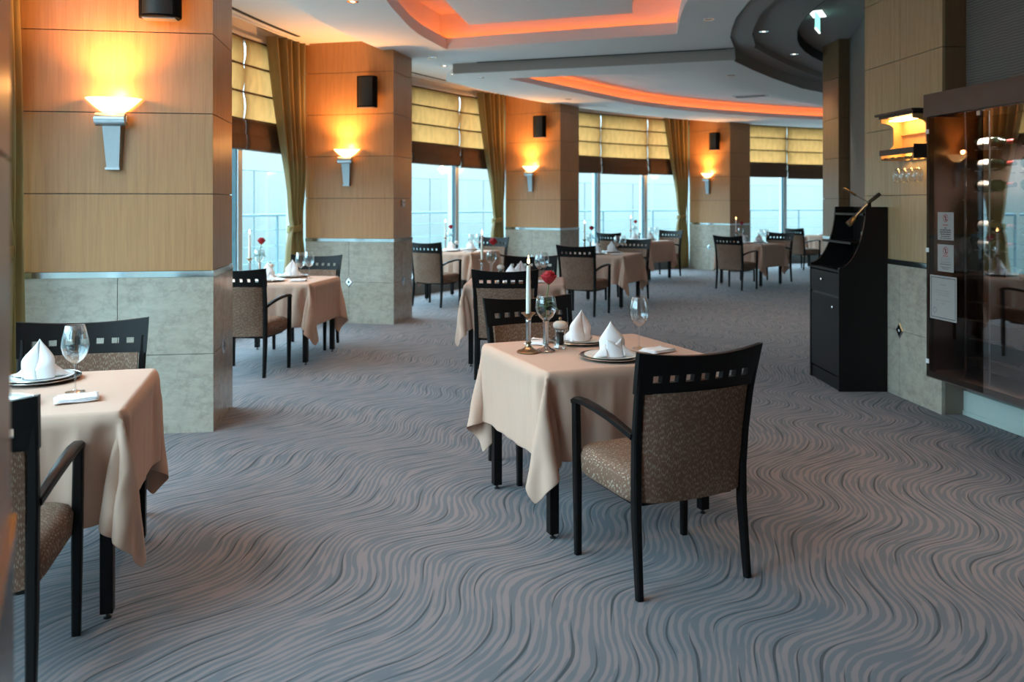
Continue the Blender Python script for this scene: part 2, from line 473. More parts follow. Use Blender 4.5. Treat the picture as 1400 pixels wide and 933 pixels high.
Z1, Z2, Z3, Z4 = 3.40, 3.27, 3.50, 3.63
def sub(poly, c, d):      # push a polygon outward from its own edges by d (small)
    n = len(poly); A = sum(poly[i][0]*poly[(i+1)%n][1]-poly[(i+1)%n][0]*poly[i][1] for i in range(n)); sg = 1 if A > 0 else -1
    out = []
    for i in range(n):
        p0, p1, p2 = Vector(poly[i-1]), Vector(poly[i]), Vector(poly[(i+1)%n])
        e1 = (p1-p0).normalized(); e2 = (p2-p1).normalized()
        n1 = Vector((e1.y,-e1.x))*sg; n2 = Vector((e2.y,-e2.x))*sg
        m = (n1+n2); m = m/max(.35, m.length_squared/2)/1.
        m = (n1+n2).normalized()*(1/max(.45, (n1+n2).length/2))
        out.append((p1.x+m.x*d, p1.y+m.y*d))
    return out

def soffits():
    edge = ring_pts(.12, 10)
    # split where the step crosses the edge: point near (-.80,11.35)
    k = min(range(len(edge)), key=lambda i: (edge[i][0]+.95)**2+(edge[i][1]-11.40)**2)
    e1 = edge[:k+1]; e2 = edge[k+1:]
    ring_in1 = [(2.71,10.17),(2.50,9.55),(2.40,9.1),(2.29,8.5),(2.24,7.9),(2.25,7.3),(2.32,6.6),(2.5,5.7),(2.85,4.6),(3.4,3.4),(4.2,2.2),(5.2,1.0)]
    rec1 = cat_rom([(-.7,3.9),(-.95,5.2),(-1.12,6.5),(-1.17,7.68),(-1.156,8.24),(-1.06,9.3),(-.81,10.28)], 4)+cat_rom([(1.85,9.36),(1.71,8.44),(1.64,7.68),(1.64,6.6),(1.8,5.4),(2.1,4.4)], 4)
    outer = e1+ring_in1+[(5.2,-3.2),(1.9,-3.2)]
    # plate with the hole, its lip is the hole's side
    ceil('ceiling', mb('white paint').prism(outer, Z1, Z1+.135, holes=[rec1]), 'near white dropped ceiling around the orange lit recess')
    wall = sub(rec1, None, .13)
    ceil('ceiling', mb('white paint').prism(wall, Z1+.135, 3.86, bottom=False), 'upper surface of the near orange lit ceiling recess')
    # floating panel inside the recess
    pan = cat_rom([(-.35,4.3),(-.60,5.5),(-.74,6.6),(-.77,7.7),(-.70,8.69),(-.51,9.9)], 4)+cat_rom([(1.345,9.3),(1.26,8.69),(1.20,7.6),(1.25,6.6),(1.4,5.5),(1.6,4.7)], 4)
    ceil('ceiling', mb('white paint').prism(pan, 3.62, 3.66), 'flat grey panel floating inside the near orange recess')
    led_strip(rec1, .06, Z1+.137, 'led strip glowing orange along the near ceiling recess')
    # step: narrow dark slot, then the far, lower ceiling
    ringB = [(2.76,10.37),(3.15,11.0),(3.67,11.78),(4.47,12.85),(5.41,13.75),(6.6,14.45),(8.0,14.85),(9.5,14.95),(11,14.7),(13,14.0)]
    st0 = (-.93,11.38)
    far = [(p[0],p[1]) for p in e2[::-1]]
    far = [(13.0,19.6)]+far+[(-.80,11.37)]+[(2.74,10.24)]+ringB
    rec2 = cat_rom([(-.05,11.83),(.75,13.0),(2.55,15.3),(4.62,16.76),(6.95,17.8),(9.5,18.2)], 5)+[(9.6,16.75)]+cat_rom([(8.5,16.5),(6.0,15.4),(3.45,12.77),(2.51,11.09)], 5)
    ceil('ceiling', mb('white paint').prism(far, Z2, Z2+.08, holes=[rec2]), 'far white lower ceiling around the long curved orange recess')
    w2_ = sub(rec2, None, .12)
    ceil('ceiling', mb('white paint').prism(w2_, Z2+.08, 3.50, bottom=False), 'pale surface inside the far curved ceiling recess')
    ob = rec2[:26]
    led_strip(ob, .055, Z2+.082, 'led strip glowing orange along the far curved recess', closed=False, outer_poly=rec2)
    # riser of the step, and the shadow slot above it
    d = Vector((3.54,-1.13)).normalized(); nrm = Vector((d.y,-d.x))
    a = Vector((-.80,11.37)); b_ = Vector((2.74,10.24))
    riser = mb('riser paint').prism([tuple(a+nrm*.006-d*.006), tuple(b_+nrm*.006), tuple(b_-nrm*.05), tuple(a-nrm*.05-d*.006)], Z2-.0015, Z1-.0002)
    struct(riser.build('trim_9'), 'grey riser where the ceiling steps down, near the far soffit', 'trim')
    sl = mb('dark paint').prism([tuple(a+nrm*.0065+d*.36), tuple(b_+nrm*.0065-d*.1), tuple(b_+nrm*.055-d*.1), tuple(a+nrm*.055+d*.36)], Z1-.004, Z1-.0005)
    tag(sl.build('slot_diffuser'), 'long dark slot diffuser along the ceiling step', 'vent')
    # backing over the far ceiling so that nothing leaks
    # dark ring between the ceilings and the inner disc
    C = (9.2, 8.0)
    # second small step inside the ring
    st = ring_in1[::-1]+[(2.74,10.24)]+ringB
    inn = [(C[0]+(p[0]-C[0])*.965, C[1]+(p[1]-C[1])*.965) for p in st]
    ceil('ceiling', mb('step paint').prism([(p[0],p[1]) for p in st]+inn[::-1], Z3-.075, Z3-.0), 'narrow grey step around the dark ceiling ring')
    disc = arcp(C[0], C[1], 6.12, 55, 305, 60)
    ringpoly = [(C[0]+(p[0]-C[0])*1.03, C[1]+(p[1]-C[1])*1.03) for p in st]
    # outer skirt, vertical faces of the hole
    n = len(st)
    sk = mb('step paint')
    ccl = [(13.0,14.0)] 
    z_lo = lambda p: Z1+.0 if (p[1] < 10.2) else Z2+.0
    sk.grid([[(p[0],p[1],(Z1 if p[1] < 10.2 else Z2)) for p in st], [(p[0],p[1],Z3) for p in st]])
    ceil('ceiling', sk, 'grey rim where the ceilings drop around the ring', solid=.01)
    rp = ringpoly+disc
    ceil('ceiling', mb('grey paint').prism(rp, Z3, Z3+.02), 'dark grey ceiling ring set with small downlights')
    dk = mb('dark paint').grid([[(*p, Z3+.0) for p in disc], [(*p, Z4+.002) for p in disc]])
    ceil('ceiling', dk, 'black rim of the inner ceiling circle', solid=.01)
    ceil('ceiling', mb('grey paint').prism([(C[0]+(p[0]-C[0])*1.02, C[1]+(p[1]-C[1])*1.02) for p in disc], Z4, Z4+.02), 'grey inner ceiling circle with the exit sign')
    # perimeter ceiling, slot, recess for blinds
    for nm, a0, a1, z0, z1, m, lb in (('ceiling', -.25, 1.12, 3.52, 3.56, 'white paint', 'warm lit white ceiling strip along the window bays'),
                                      ('ceiling', 1.10, 1.62, 3.78, 3.82, 'white paint', 'raised pocket above the roman blinds')):
        A, B = ring_pts(a0, 10), ring_pts(a1, 10)
        ceil(nm, mb(m).prism(A+B[::-1], z0, z1), lb)
    A, B = ring_pts(.97, 20), ring_pts(1.02, 20)
    for bay, lb in ((1,'beside the nearest pillar'),(2,'before the second pillar'),(3,'before the third pillar'),(4,'before the fourth pillar')):
        i0, i1 = bay*20+3, bay*20+18
        tag(mb('dark paint').prism(A[i0:i1]+B[i0:i1][::-1], 3.514, 3.5195).build('slot_diffuser'), 'thin black air slot in the window ceiling ' + lb, 'vent')
    A, B = ring_pts(1.10, 10), ring_pts(1.13, 10)
    struct(mb('white paint').prism(A+B[::-1], 3.50, 3.79).build('trim_10'), 'white lip of the blind pocket along the window ceiling', 'trim')
    # structural slab over everything
    P = ring_pts(1.75, 10)
    ceil('ceiling', mb('white paint').prism([(p[0],p[1]) for p in P]+[(16,24),(16,-6),(2.2,-6)], 3.95, 4.1), 'concrete slab above the dropped ceilings')

def led_strip(poly, off, z, label, closed=True, outer_poly=None):
    base = outer_poly or poly
    P = sub(base, None, off)[:len(poly)]; Q = sub(base, None, off+.025)[:len(poly)]
    b = mb('led orange'); n = len(P)
    A = [[(*p, z+.003) for p in P]+([(*P[0], z+.003)] if closed else []), [(*p, z+.003) for p in Q]+([(*Q[0], z+.003)] if closed else [])]
    b.grid(A)
    o = b.build('cove_light_strip', solid=.004); tag(o, label, 'light')

def windows():
    G_, MZ = .22, 3.44
    W = ring_pts(1.45, 4)      # four panels to a bay
    nb = len(PIL)-1
    cols = {}
    P = W[0:5]; bk = []  # rear bay, out of view: solid wall added instead of glass, to cut daylight
    for j in range(5):
        q = Vector(P[min(j+1,4)])-Vector(P[max(j-1,0)]); t = q.normalized(); n = Vector((-t.y, t.x)); bk.append((tuple(Vector(P[j])-n*.1), tuple(Vector(P[j])+n*.05)))
    struct(mb('maple').prism([q[0] for q in bk]+[q[1] for q in bk][::-1], 0, 3.96).build('wall_rear_light_block'), 'unseen maple wall added behind the camera to cut daylight', 'wall')
    for bay in range(1, nb):
        P = W[bay*4:bay*4+5]
        root = empty('window_%d' % (bay+1), (P[0][0], P[0][1], 0))
        names = ['window bay behind the camera', 'tall window bay at the left edge beside the camera', 'window bay between the first and second pillars',
                 'window bay between the second and third pillars', 'window bay between the third and fourth pillars', 'window bay right of the fourth pillar']
        struct(root, names[bay], 'window')
        o0 = Vector((P[0][0], P[0][1]))
        def L(p, z): return (p[0]-o0.x, p[1]-o0.y, z)
        for j in range(5):
            p = Vector(P[j]); q = Vector(P[min(j+1,4)])-Vector(P[max(j-1,0)]); t = q.normalized(); n = Vector((-t.y, t.x))   # n outward (left of travel)
            b = mb('mullion'); loc = Vector((p.x-o0.x, p.y-o0.y))
            if j in (0, 4) : pass
            c1 = [loc+t*.045-n*.02, loc-t*.045-n*.02, loc-t*.045+n*.15, loc+t*.045+n*.15]
            b.prism([tuple(c) for c in c1], G_, MZ)
            b.mat('mullion dark')
            for sg in (-1, 1):
                c2 = [loc+t*sg*.046-n*.0, loc+t*sg*.062-n*.0, loc+t*sg*.062+n*.05, loc+t*sg*.046+n*.05]
                b.prism([tuple(c) for c in c2], G_, MZ)
            b.build('mullion', root)
        for j in range(4):
            a, c = Vector(P[j]), Vector(P[j+1]); t = (c-a).normalized(); n = Vector((-t.y, t.x)); a = a-o0; c = c-o0
            a2, c2 = a+t*.05, c-t*.05
            mb('window glass').add([(a2.x,a2.y,G_+.05),(c2.x,c2.y,G_+.05),(c2.x,c2.y,MZ-.05),(a2.x,a2.y,MZ-.05)], [(0,1,2,3)]).build('pane', root)
            fr = mb('mullion')
            for z0, z1 in ((G_, G_+.05), (MZ-.05, MZ)):
                q = [a2-n*.03, c2-n*.03, c2+n*.05, a2+n*.05]; fr.prism([tuple(v) for v in q], z0, z1)
            fr.build('rail', root)
        # kerb under the glass
        K0, K1 = [Vector(p) for p in P], None
        poly0 = []; poly1 = []
        for j in range(5):
            q = Vector(P[min(j+1,4)])-Vector(P[max(j-1,0)]); t = q.normalized(); n = Vector((-t.y, t.x)); p = Vector(P[j])-o0
            poly0.append(tuple(p-n*.10)); poly1.append(tuple(p+n*.20))
        k = mb('kerb stone').prism(poly0+poly1[::-1], 0, G_-.012); k.build('kerb', root)
        mb('mullion').prism([tuple(Vector(a)-(Vector(b)-Vector(a)).normalized()*.01) for a, b in zip(poly0, poly1)]+poly1[::-1], G_-.012, G_).build('sill', root)
        hd = mb('white paint').prism([tuple(Vector(a)+(Vector(b)-Vector(a)).normalized()*.06) for a, b in zip(poly0, poly1)]+poly1[::-1], MZ, 3.96); hd.build('head_panel', root)
        # portal: daylight enters here
        if True:
            mid = (Vector(P[0])+Vector(P[4]))/2; t = (Vector(P[4])-Vector(P[0])); n = Vector((-t.y, t.x)).normalized()
            li = bpy.data.lights.new('daylight_portal', 'AREA'); li.shape = 'RECTANGLE'; li.size = t.length; li.size_y = MZ-G_+.1
            li.cycles.is_portal = True
            lo = bpy.data.objects.new('daylight_portal', li); COL.objects.link(lo)
            m3 = mid+n*.55; lo.location = (m3.x, m3.y, (MZ+G_)/2)
            lo.rotation_euler = Vector((-n.x, -n.y, 0)).to_track_quat('-Z', 'Z').to_euler()
    # balcony and railing outside
    A, B = ring_pts(1.62, 8), ring_pts(3.1, 8)
    struct(mb('slab').prism(A+B[::-1], -.1, .12).build('ground_balcony'), 'pale balcony slab outside the windows', 'balcony')
    bal = ring_pts(2.75, 4)
    names = ['behind the camera', 'beside the left window bay', 'outside the bay between first and second pillars', 'outside the bay between second and third pillars',
             'outside the bay left of the fourth pillar', 'outside the bay right of the fourth pillar']
    for bay in range(1, nb):
        P = bal[bay*4:bay*4+5]; root = empty('balcony_railing', (P[0][0], P[0][1], .12)); o0 = Vector(P[0])
        tag(root, 'grey metal balcony railing with tall clear screen ' + names[bay], 'railing', )
        R = [(p[0]-o0.x, p[1]-o0.y) for p in P]
        R[0] = tuple(Vector(R[0])+(Vector(R[1])-Vector(R[0]))*.025); R[-1] = tuple(Vector(R[-1])+(Vector(R[-2])-Vector(R[-1]))*.025)
        for z, r, nm in ((1.20, .022, 'handrail'), (.98, .007, 'cable'), (.74, .007, 'cable'), (.50, .007, 'cable'), (1.86, .008, 'top_rod')):
            mb('rail metal').tube([(*p, z) for p in R], r, 8).build(nm, root, 60)
        for j in range(4):
            for f, top, r in ((.0, 1.2, .02), (.62, 1.86, .009)):
                p = Vector(R[j])*(1-f)+Vector(R[j+1])*f
                mb('rail metal').tube([(p.x,p.y,0),(p.x,p.y,top)], r, 8).build('post', root, 60)
        b = mb('rail glass'); b.grid([[(*p, .1) for p in R], [(*p, 1.86) for p in R]]); b.build('glass_screen', root)
    blinds(W); curtains()

def blinds(W):
    MZ = 3.42; n_ = 0
    where = {2: 'nearest bay, left', 3: 'bay of the second pillar', 4: 'bay of the third pillar', 5: 'far right bay'}
    lab = {(2,1):'roman blind half lowered in the near left bay, first panel', (2,2):'gold roman blind left of the nearest tied curtain', (2,3):'gold roman blind behind the nearest tied curtain',
           (3,1):'gold roman blind right behind the second pillar', (3,2):'gold roman blind wide panel beside the second pillar', (3,3):'gold roman blind next to the middle tied curtain',
           (4,0):'gold roman blind just behind the third pillar', (4,1):'gold roman blind right of the third pillar, partly hidden panel', (4,2):'gold roman blind in the middle of the three beyond the third pillar', (4,3):'gold roman blind touching the curtain beside the fourth pillar',
           (5,0):'gold roman blind just behind the fourth pillar', (5,1):'gold roman blind directly right of the fourth pillar', (5,2):'gold roman blind farthest right, beside the dark column', (5,3):'gold roman blind hidden behind the dark column',
           (1,3):'gold roman blind at the left edge behind the nearest pillar', (1,2):'gold roman blind in the left edge bay'}
    for bay in range(1, 6):
        for j in range(4):
            if (bay, j) not in lab or (bay, j) in ((5,3),(1,2)): continue
            a, c = Vector(W[bay*4+j]), Vector(W[bay*4+j+1]); t = (c-a).normalized(); n = Vector((-t.y, t.x))
            Ln = (c-a).length; rz = math.atan2(t.y, t.x); w = Ln-.02
            root = empty('roman_blind', ((a.x+c.x)/2-n.x*.06, (a.y+c.y)/2-n.y*.06, MZ), rz)
            tag(root, lab[(bay, j)], 'blind', 'roman blinds along the windows')
            rnd = random.Random(bay*10+j)
            dz = rnd.uniform(-.02, .02)
            H0 = .93+dz
            def sheet(z0, z1, nz, amp, y0):
                P = []
                for k in range(nz+1):
                    z = z0+(z1-z0)*k/nz
                    P.append([(-w/2+w*i/16, y0+amp*math.sin(PI*((k/nz*3) % 1))*-1+.006*math.sin(i*1.3+z*9), z+.0*i) for i in range(17)])
                return P
            b = mb('blind silk').grid(sheet(0, -H0, 24, .022, 0)); fab = b.build('fabric', root, 70)
            for s in range(4):
                z = -H0*s/3.+(.0 if s else -.03)
                if s == 0: z = -.012
                mb('blind hem').box(-w/2, w/2, -.012, .012, z-.010, z+.008).build('rib', root)
            hem = mb('blind hem'); P = []
            zz = [-H0, -H0-.02, -H0-.09, -H0-.17, -H0-.18, -H0-.175, -H0-.27, -H0-.345, -H0-.355]
            yy = [-.012, -.028, -.036, -.030, -.012, -.040, -.052, -.040, -.01]
            hem.grid([[(-w/2+w*i/16, y, z-.006*math.sin(PI*i/16)) for i in range(17)] for z, y in zip(zz, yy)])
            hem.build('folded_hem', root, 50, solid=.006)
            mb('white paint').box(-w/2, w/2, -.02, .02, 0, .03).build('head_rail', root)

def curtains():
    lab = {2: 'dark gold curtain at the left edge beside the nearest pillar', 3: 'gold green tied curtain beside the second pillar', 4: 'gold green tied curtain beside the third pillar', 5: 'gold green tied curtain beside the fourth pillar'}
    for i in (2, 3, 4, 5):
        c, ang = PIL[i]; d, t = pil_axes(ang)
        O = Vector(c)-d*(LEN-.03)-t*.06
        ax = (-t*.95-d*.20).normalized()       # away from pillar end
        root = empty('curtain', (O.x, O.y, 0), math.atan2(ax.y, ax.x))
        tag(root, lab[i], 'curtain', 'tied back curtains of the window bays')
        P = []; TZ = 1.20
        nz = 44; nu = 110
        for k in range(nz+1):
            z = .03+(3.50-.03)*k/nz
            if z > TZ: f = ((z-TZ)/(3.5-TZ)); wd = .17+.43*(f**.8); off = .07*math.exp(-((z-TZ)/.4)**2)+.01; amp = .030+.018*f
            else: f = (TZ-z)/TZ; wd = .17+.26*f**.6; off = .07*math.exp(-((z-TZ)/.4)**2)+.01; amp = .030+.018*f
            row = []
            for u in range(nu+1):
                s = u/nu
                x = (off if i > 2 else 0)+wd*s; y = amp*1.6*math.sin(s*2*PI*4.6+.7*math.sin(z*1.3+s*3))+.014*math.sin(s*2*PI*2.2+z*1.4)+.006*math.sin(s*2*PI*13+z*2)
                row.append((x, y-.03, z))
            P.append(row)
        mb('curtain silk').grid(P).build('cloth', root, 80)
        tb = mb('tie gold'); pts = []
        for k in range(25):
            a = 2*PI*k/24; pts.append((.17+.125*math.cos(a), -.03+.062*math.sin(a), TZ-.01-.02*math.cos(a)))
        P = [[(p[0], p[1], p[2]+h) for p in pts] for h in (-.04, -.02, .02, .04)]
        tb.grid(P); tb.build('tieback', root, 60, solid=.006)
        if i > 2: mb('chrome').tube([(-.0,-.05,0.02),(-.0,-.05,3.49)], .014, 10).build('edge_pole', root, 60)

def core():
    # right-hand pillar, corner nearest the camera (3.05,5.91)
    ang = math.degrees(math.atan2(1.09, -.085))-90
    L, W = 1.10, .215
    r = empty('pillar', (3.05,5.91,0), math.radians(ang))
    struct(r, 'pale maple and marble pillar at the right beside the wine cabinet', 'pillar')
    b = mb('dark metal').box(.012, W-.012, .012, L-.01, 0, 3.9)
    b.build('core', r)
    zs = [CHROME+.022]+[1.564+SEAM*k for k in range(5)]
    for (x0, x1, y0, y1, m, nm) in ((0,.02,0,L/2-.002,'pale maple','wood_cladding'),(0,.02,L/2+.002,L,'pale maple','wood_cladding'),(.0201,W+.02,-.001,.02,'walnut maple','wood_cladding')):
        q = mb(m)
        for z0, z1 in zip(zs, zs[1:]+[]): q.box(x0, x1, y0, y1, z0, z1-.005)
        q.box(x0, x1, y0, y1, zs[-1], 3.9) if zs[-1] < 3.9 else None
        q.build(nm, r)
    s = mb('marble')
    for z0, z1 in ((0,.512),(.516,CHROME-.018)):
        for y0, y1 in ((0,L/2-.002),(L/2+.002,L)): s.box(-.005,.02,y0,y1,z0,z1)
    s.build('marble_base', r)
    mb('brown stone').box(.0201,W+.02,-.005,.02,0,CHROME-.018).build('stone_return', r)
    mb('chrome').box(-.009,W+.02,-.009,L,CHROME-.018,CHROME+.02).build('chrome_band', r)
    e, h = .056, .066
    d = mb('chrome'); yc = L/2
    a = [(-.0055,yc-e,.514),(-.0055,yc,.514-h),(-.0055,yc+e,.514),(-.0055,yc,.514+h)]; c = [(-.011,yc-e*.75,.514),(-.011,yc,.514-h*.75),(-.011,yc+e*.75,.514),(-.011,yc,.514+h*.75)]
    d.add(a+c, [(0,1,5,4),(1,2,6,5),(2,3,7,6),(3,0,4,7),(4,5,6,7)]); ins = d.build('diamond_inset', r)
    mb('porcelain').lathe([(.0005,.004),(.008,.002),(.010,0)], 12).build('stud', ins).location = (0,0,0)
    ins.children[0].rotation_euler = (0,-PI/2,0); ins.children[0].location = (-.0112, yc, .514)
    # far dark column
    r2 = pillar(90, (4.23,10.8), 90, top=3.64, wood='walnut maple', L=.55, W=.55, label='dark wood column behind the black service station')
    r2.rotation_euler = (0,0,0); r2.location = (4.23+.55, 10.8, 0)
    # walls
    dv = Vector((.146,-.989))
    a = Vector((3.225,5.93)); b2 = a+dv*9.3
    n = Vector((.989,.146))
    w = mb('wallpaper').prism([tuple(a),tuple(b2),tuple(b2+n*.15),tuple(a+n*.15)], 0, 3.96)
    struct(w.build('wall_right'), 'grey ribbed wallpaper wall behind the wine cabinet', 'wall')
    bb = mb('baseboard paint').prism([tuple(a-n*.022+dv*.005),tuple(b2-n*.022),tuple(b2-n*.0005),tuple(a-n*.0005+dv*.005)], 0, .17)
    bb.prism([tuple(a-n*.030+dv*.005),tuple(b2-n*.030),tuple(b2-n*.0005),tuple(a-n*.0005+dv*.005)], .0, .03)
    struct(bb.build('baseboard_right'), 'pale green baseboard under the wine cabinet', 'baseboard')
    w = mb('wallpaper').prism([(3.30,6.99),(4.40,10.9),(4.60,11.35),(4.8,11.35),(4.7,10.6),(3.42,6.6)], 0, 3.96)
    struct(w.build('wall_core'), 'grey core wall hidden behind the right pillar', 'wall')
    w = mb('white paint').prism([(4.7,11.30),(16,11.30),(16,11.45),(4.7,11.45)], 0, 3.96)
    struct(w.build('wall_far'), 'pale wall of the core room beyond the dark column', 'wall')
    w = mb('white paint').prism([(10.4,22.2),(13.0,19.0),(13.0,11.4),(13.15,11.4),(13.15,19.05),(10.5,22.35)], 0, 3.96)
    struct(w.build('wall_end'), 'pale wall closing the far end of the dining ring', 'wall')
    w = mb('white paint').prism([(2.1,-3.9),(5.0,-3.3),(5.0,-3.45),(2.1,-4.05)], 0, 3.96)
    struct(w.build('wall_back'), 'pale wall behind the camera', 'wall')
# ------------------------------------------------------------------ furniture
def y_post(z):
    zs = [0,.25,.45,.70,.95]; ys = [-.234,-.208,-.202,-.228,-.280]
    return float(np.interp(z, zs, ys)) if z < .3 else float(np.interp(z, [.3,.45,.6,.7,.8,.95], [-.204,-.202,-.212,-.226,-.244,-.280]))
def x_post(z): return float(np.interp(z, [0,.4,.95], [.252,.246,.266]))

def chair_proto():
    r = empty('dining_chair')
    def bow(x, z): return y_post(z)-.034*(1-(x/.27)**2)*min(1, max(0, (z-.35)/.2))
    # top rail with a row of seven square holes
    hw, pitch = .018, .0685
    cx = [pitch*(k-3) for k in range(7)]; xs = sorted([-.285,-.27,-.255]+[c-hw for c in cx]+[c+hw for c in cx]+[.255,.27,.285])
    zs0 = [.780,.824,.852,.885,.915,.945]
    def zt(x, z): return z if z < .86 else z-.022*(1-(x/.285)**2)*(z-.86)/.085
    T = .013
    V = {}; vs = []; fs = []
    def vid(i, j, s):
        if (i,j,s) not in V:
            x = xs[i]; z = zt(x, zs0[j]); fan = 1+.03*(z-.78)/.165; V[(i,j,s)] = len(vs); vs.append((x*fan*.97, bow(x, z)+s*T, z))
        return V[(i,j,s)]
    n, m = len(xs)-1, len(zs0)-1
    solid = lambda i, j: 0 <= i < n and 0 <= j < m and not (j == 1 and any(abs((xs[i]+xs[i+1])/2-c) < hw for c in cx))
    for i in range(n):
        for j in range(m):
            if not solid(i, j): continue
            fs.append((vid(i,j,-1), vid(i+1,j,-1), vid(i+1,j+1,-1), vid(i,j+1,-1)))
            fs.append((vid(i,j,1), vid(i,j+1,1), vid(i+1,j+1,1), vid(i+1,j,1)))
            for di, dj, a, b in ((-1,0,(i,j),(i,j+1)),(1,0,(i+1,j),(i+1,j+1)),(0,-1,(i,j),(i+1,j)),(0,1,(i,j+1),(i+1,j+1))):
                if not solid(i+di, j+dj): fs.append((vid(*a,-1), vid(*b,-1), vid(*b,1), vid(*a,1)))
    b = mb('black wood'); b.add(vs, fs); b.build('top_rail', r, 35)
    # upholstered back
    P1, P2 = [], []
    nx, nz = 12, 14
    b = mb('upholstery'); rings = []
    for k in range(nz+1):
        z = .357+(.782-.357)*k/nz; hwid = (.228+.012*k/nz)
        row = []
        for i in range(nx+1):
            x = -hwid+2*hwid*i/nx; e = max(0, 1-((abs(x)/hwid)**8)); row.append((x, bow(x, z)-.004-.016*e, z-.012*(1-(x/hwid)**2)*(1-k/nz)))
        back = row
        front = [(x, y+.040+.0*i, z) for i, (x, y, z) in enumerate(row)][::-1]
        rings.append(back+front)
    b.grid(rings, closev=True)
    N = len(rings[0]); b.f += [tuple(range(N)), tuple(range(nz*N, nz*N+N))[::-1]]; b.m += [0, 0]
    b.build('backrest', r, 50)
    # seat
    bm = MB().mat('upholstery'); rings = []
    prof = [(.0,.345,-.012),(.0,.36,.0),(.0,.43,.004),(.0,.455,-.006),(.0,.468,-.028),(.0,.474,-.07)]
    def seat_ring(off, z):
        out = []
        for k in range(48):
            a = 2*PI*k/48; c, s_ = math.cos(a), math.sin(a); e = .22
            x = (.262+off)*math.copysign(abs(c)**e, c); y = .030+(.226+off)*math.copysign(abs(s_)**e, s_)
            if y > 0: x *= 1+.04*y
            out.append((x, y+.012*(1-(x/.27)**2)*(1 if y > .1 else 0), z))
        return out
    rings = [seat_ring(o, z) for _, z, o in prof]
    bm.grid(rings, closev=True); bm.f += [tuple(range(48)), tuple(range(5*48, 6*48))[::-1]]; bm.m += [0,0]
    bm.build('seat', r, 50)
    mb('black wood').box(-.225,.225,-.165,.20,.325,.352).build('seat_frame', r)
    for sx in (-1, 1):
        zz = [0,.15,.3,.45,.6,.75,.86]
        mb('black wood').bar([(sx*x_post(z), y_post(z), z) for z in zz], [.027,.030,.034,.034,.032,.030,.028], [.030,.034,.038,.038,.034,.030,.024], (1,0,0)).build('rear_leg', r, 35)
        mb('black wood').bar([(sx*.270,.228,0),(sx*.272,.230,.3),(sx*.274,.232,.48),(sx*.276,.234,.652)], [.028,.034,.034,.032], [.028,.034,.034,.032], (1,0,0)).build('front_leg', r, 35)
        pts = [(sx*.276,.252,.650),(sx*.276,.225,.662),(sx*.278,.15,.668),(sx*.279,.05,.664),(sx*.276,-.05,.652),(sx*.270,-.13,.634),(sx*.262,-.205,.612)]
        mb('black wood').bar(pts, [.034,.038,.040,.040,.036,.032,.028], [.022,.026,.026,.026,.026,.026,.028], (1,0,0)).build('armrest', r, 35)
    freeze(r); return r

TW, TD = .90, .80       # tabletop, along local x and y
def table_proto():
    r = empty('dining_table')
    mb('black wood').box(-TW/2+.008,TW/2-.008,-TD/2+.008,TD/2-.008,.722,.750,.006).build('tabletop', r)
    ap = mb('black wood')
    x, y = TW/2-.06, TD/2-.06
    ap.box(-x,x,-y,-y+.02,.675,.722).box(-x,x,y-.02,y,.675,.722).box(-x,-x+.02,-y,y,.675,.722).box(x-.02,x,-y,y,.675,.722); ap.build('apron', r)
    for sx in (-1,1):
        for sy in (-1,1):
            cx, cy = sx*(TW/2-.05), sy*(TD/2-.05)
            lg = mb('black wood').box(cx-.022,cx+.022,cy-.022,cy+.022,.022,.722,.003).build('leg', r)
            mb('dark metal').lathe([(.001,0),(.014,0),(.014,.006),(.006,.010),(.006,.022),(.001,.022)], 12, cx, cy).build('leveller', lg, 40)
    freeze(r); return r

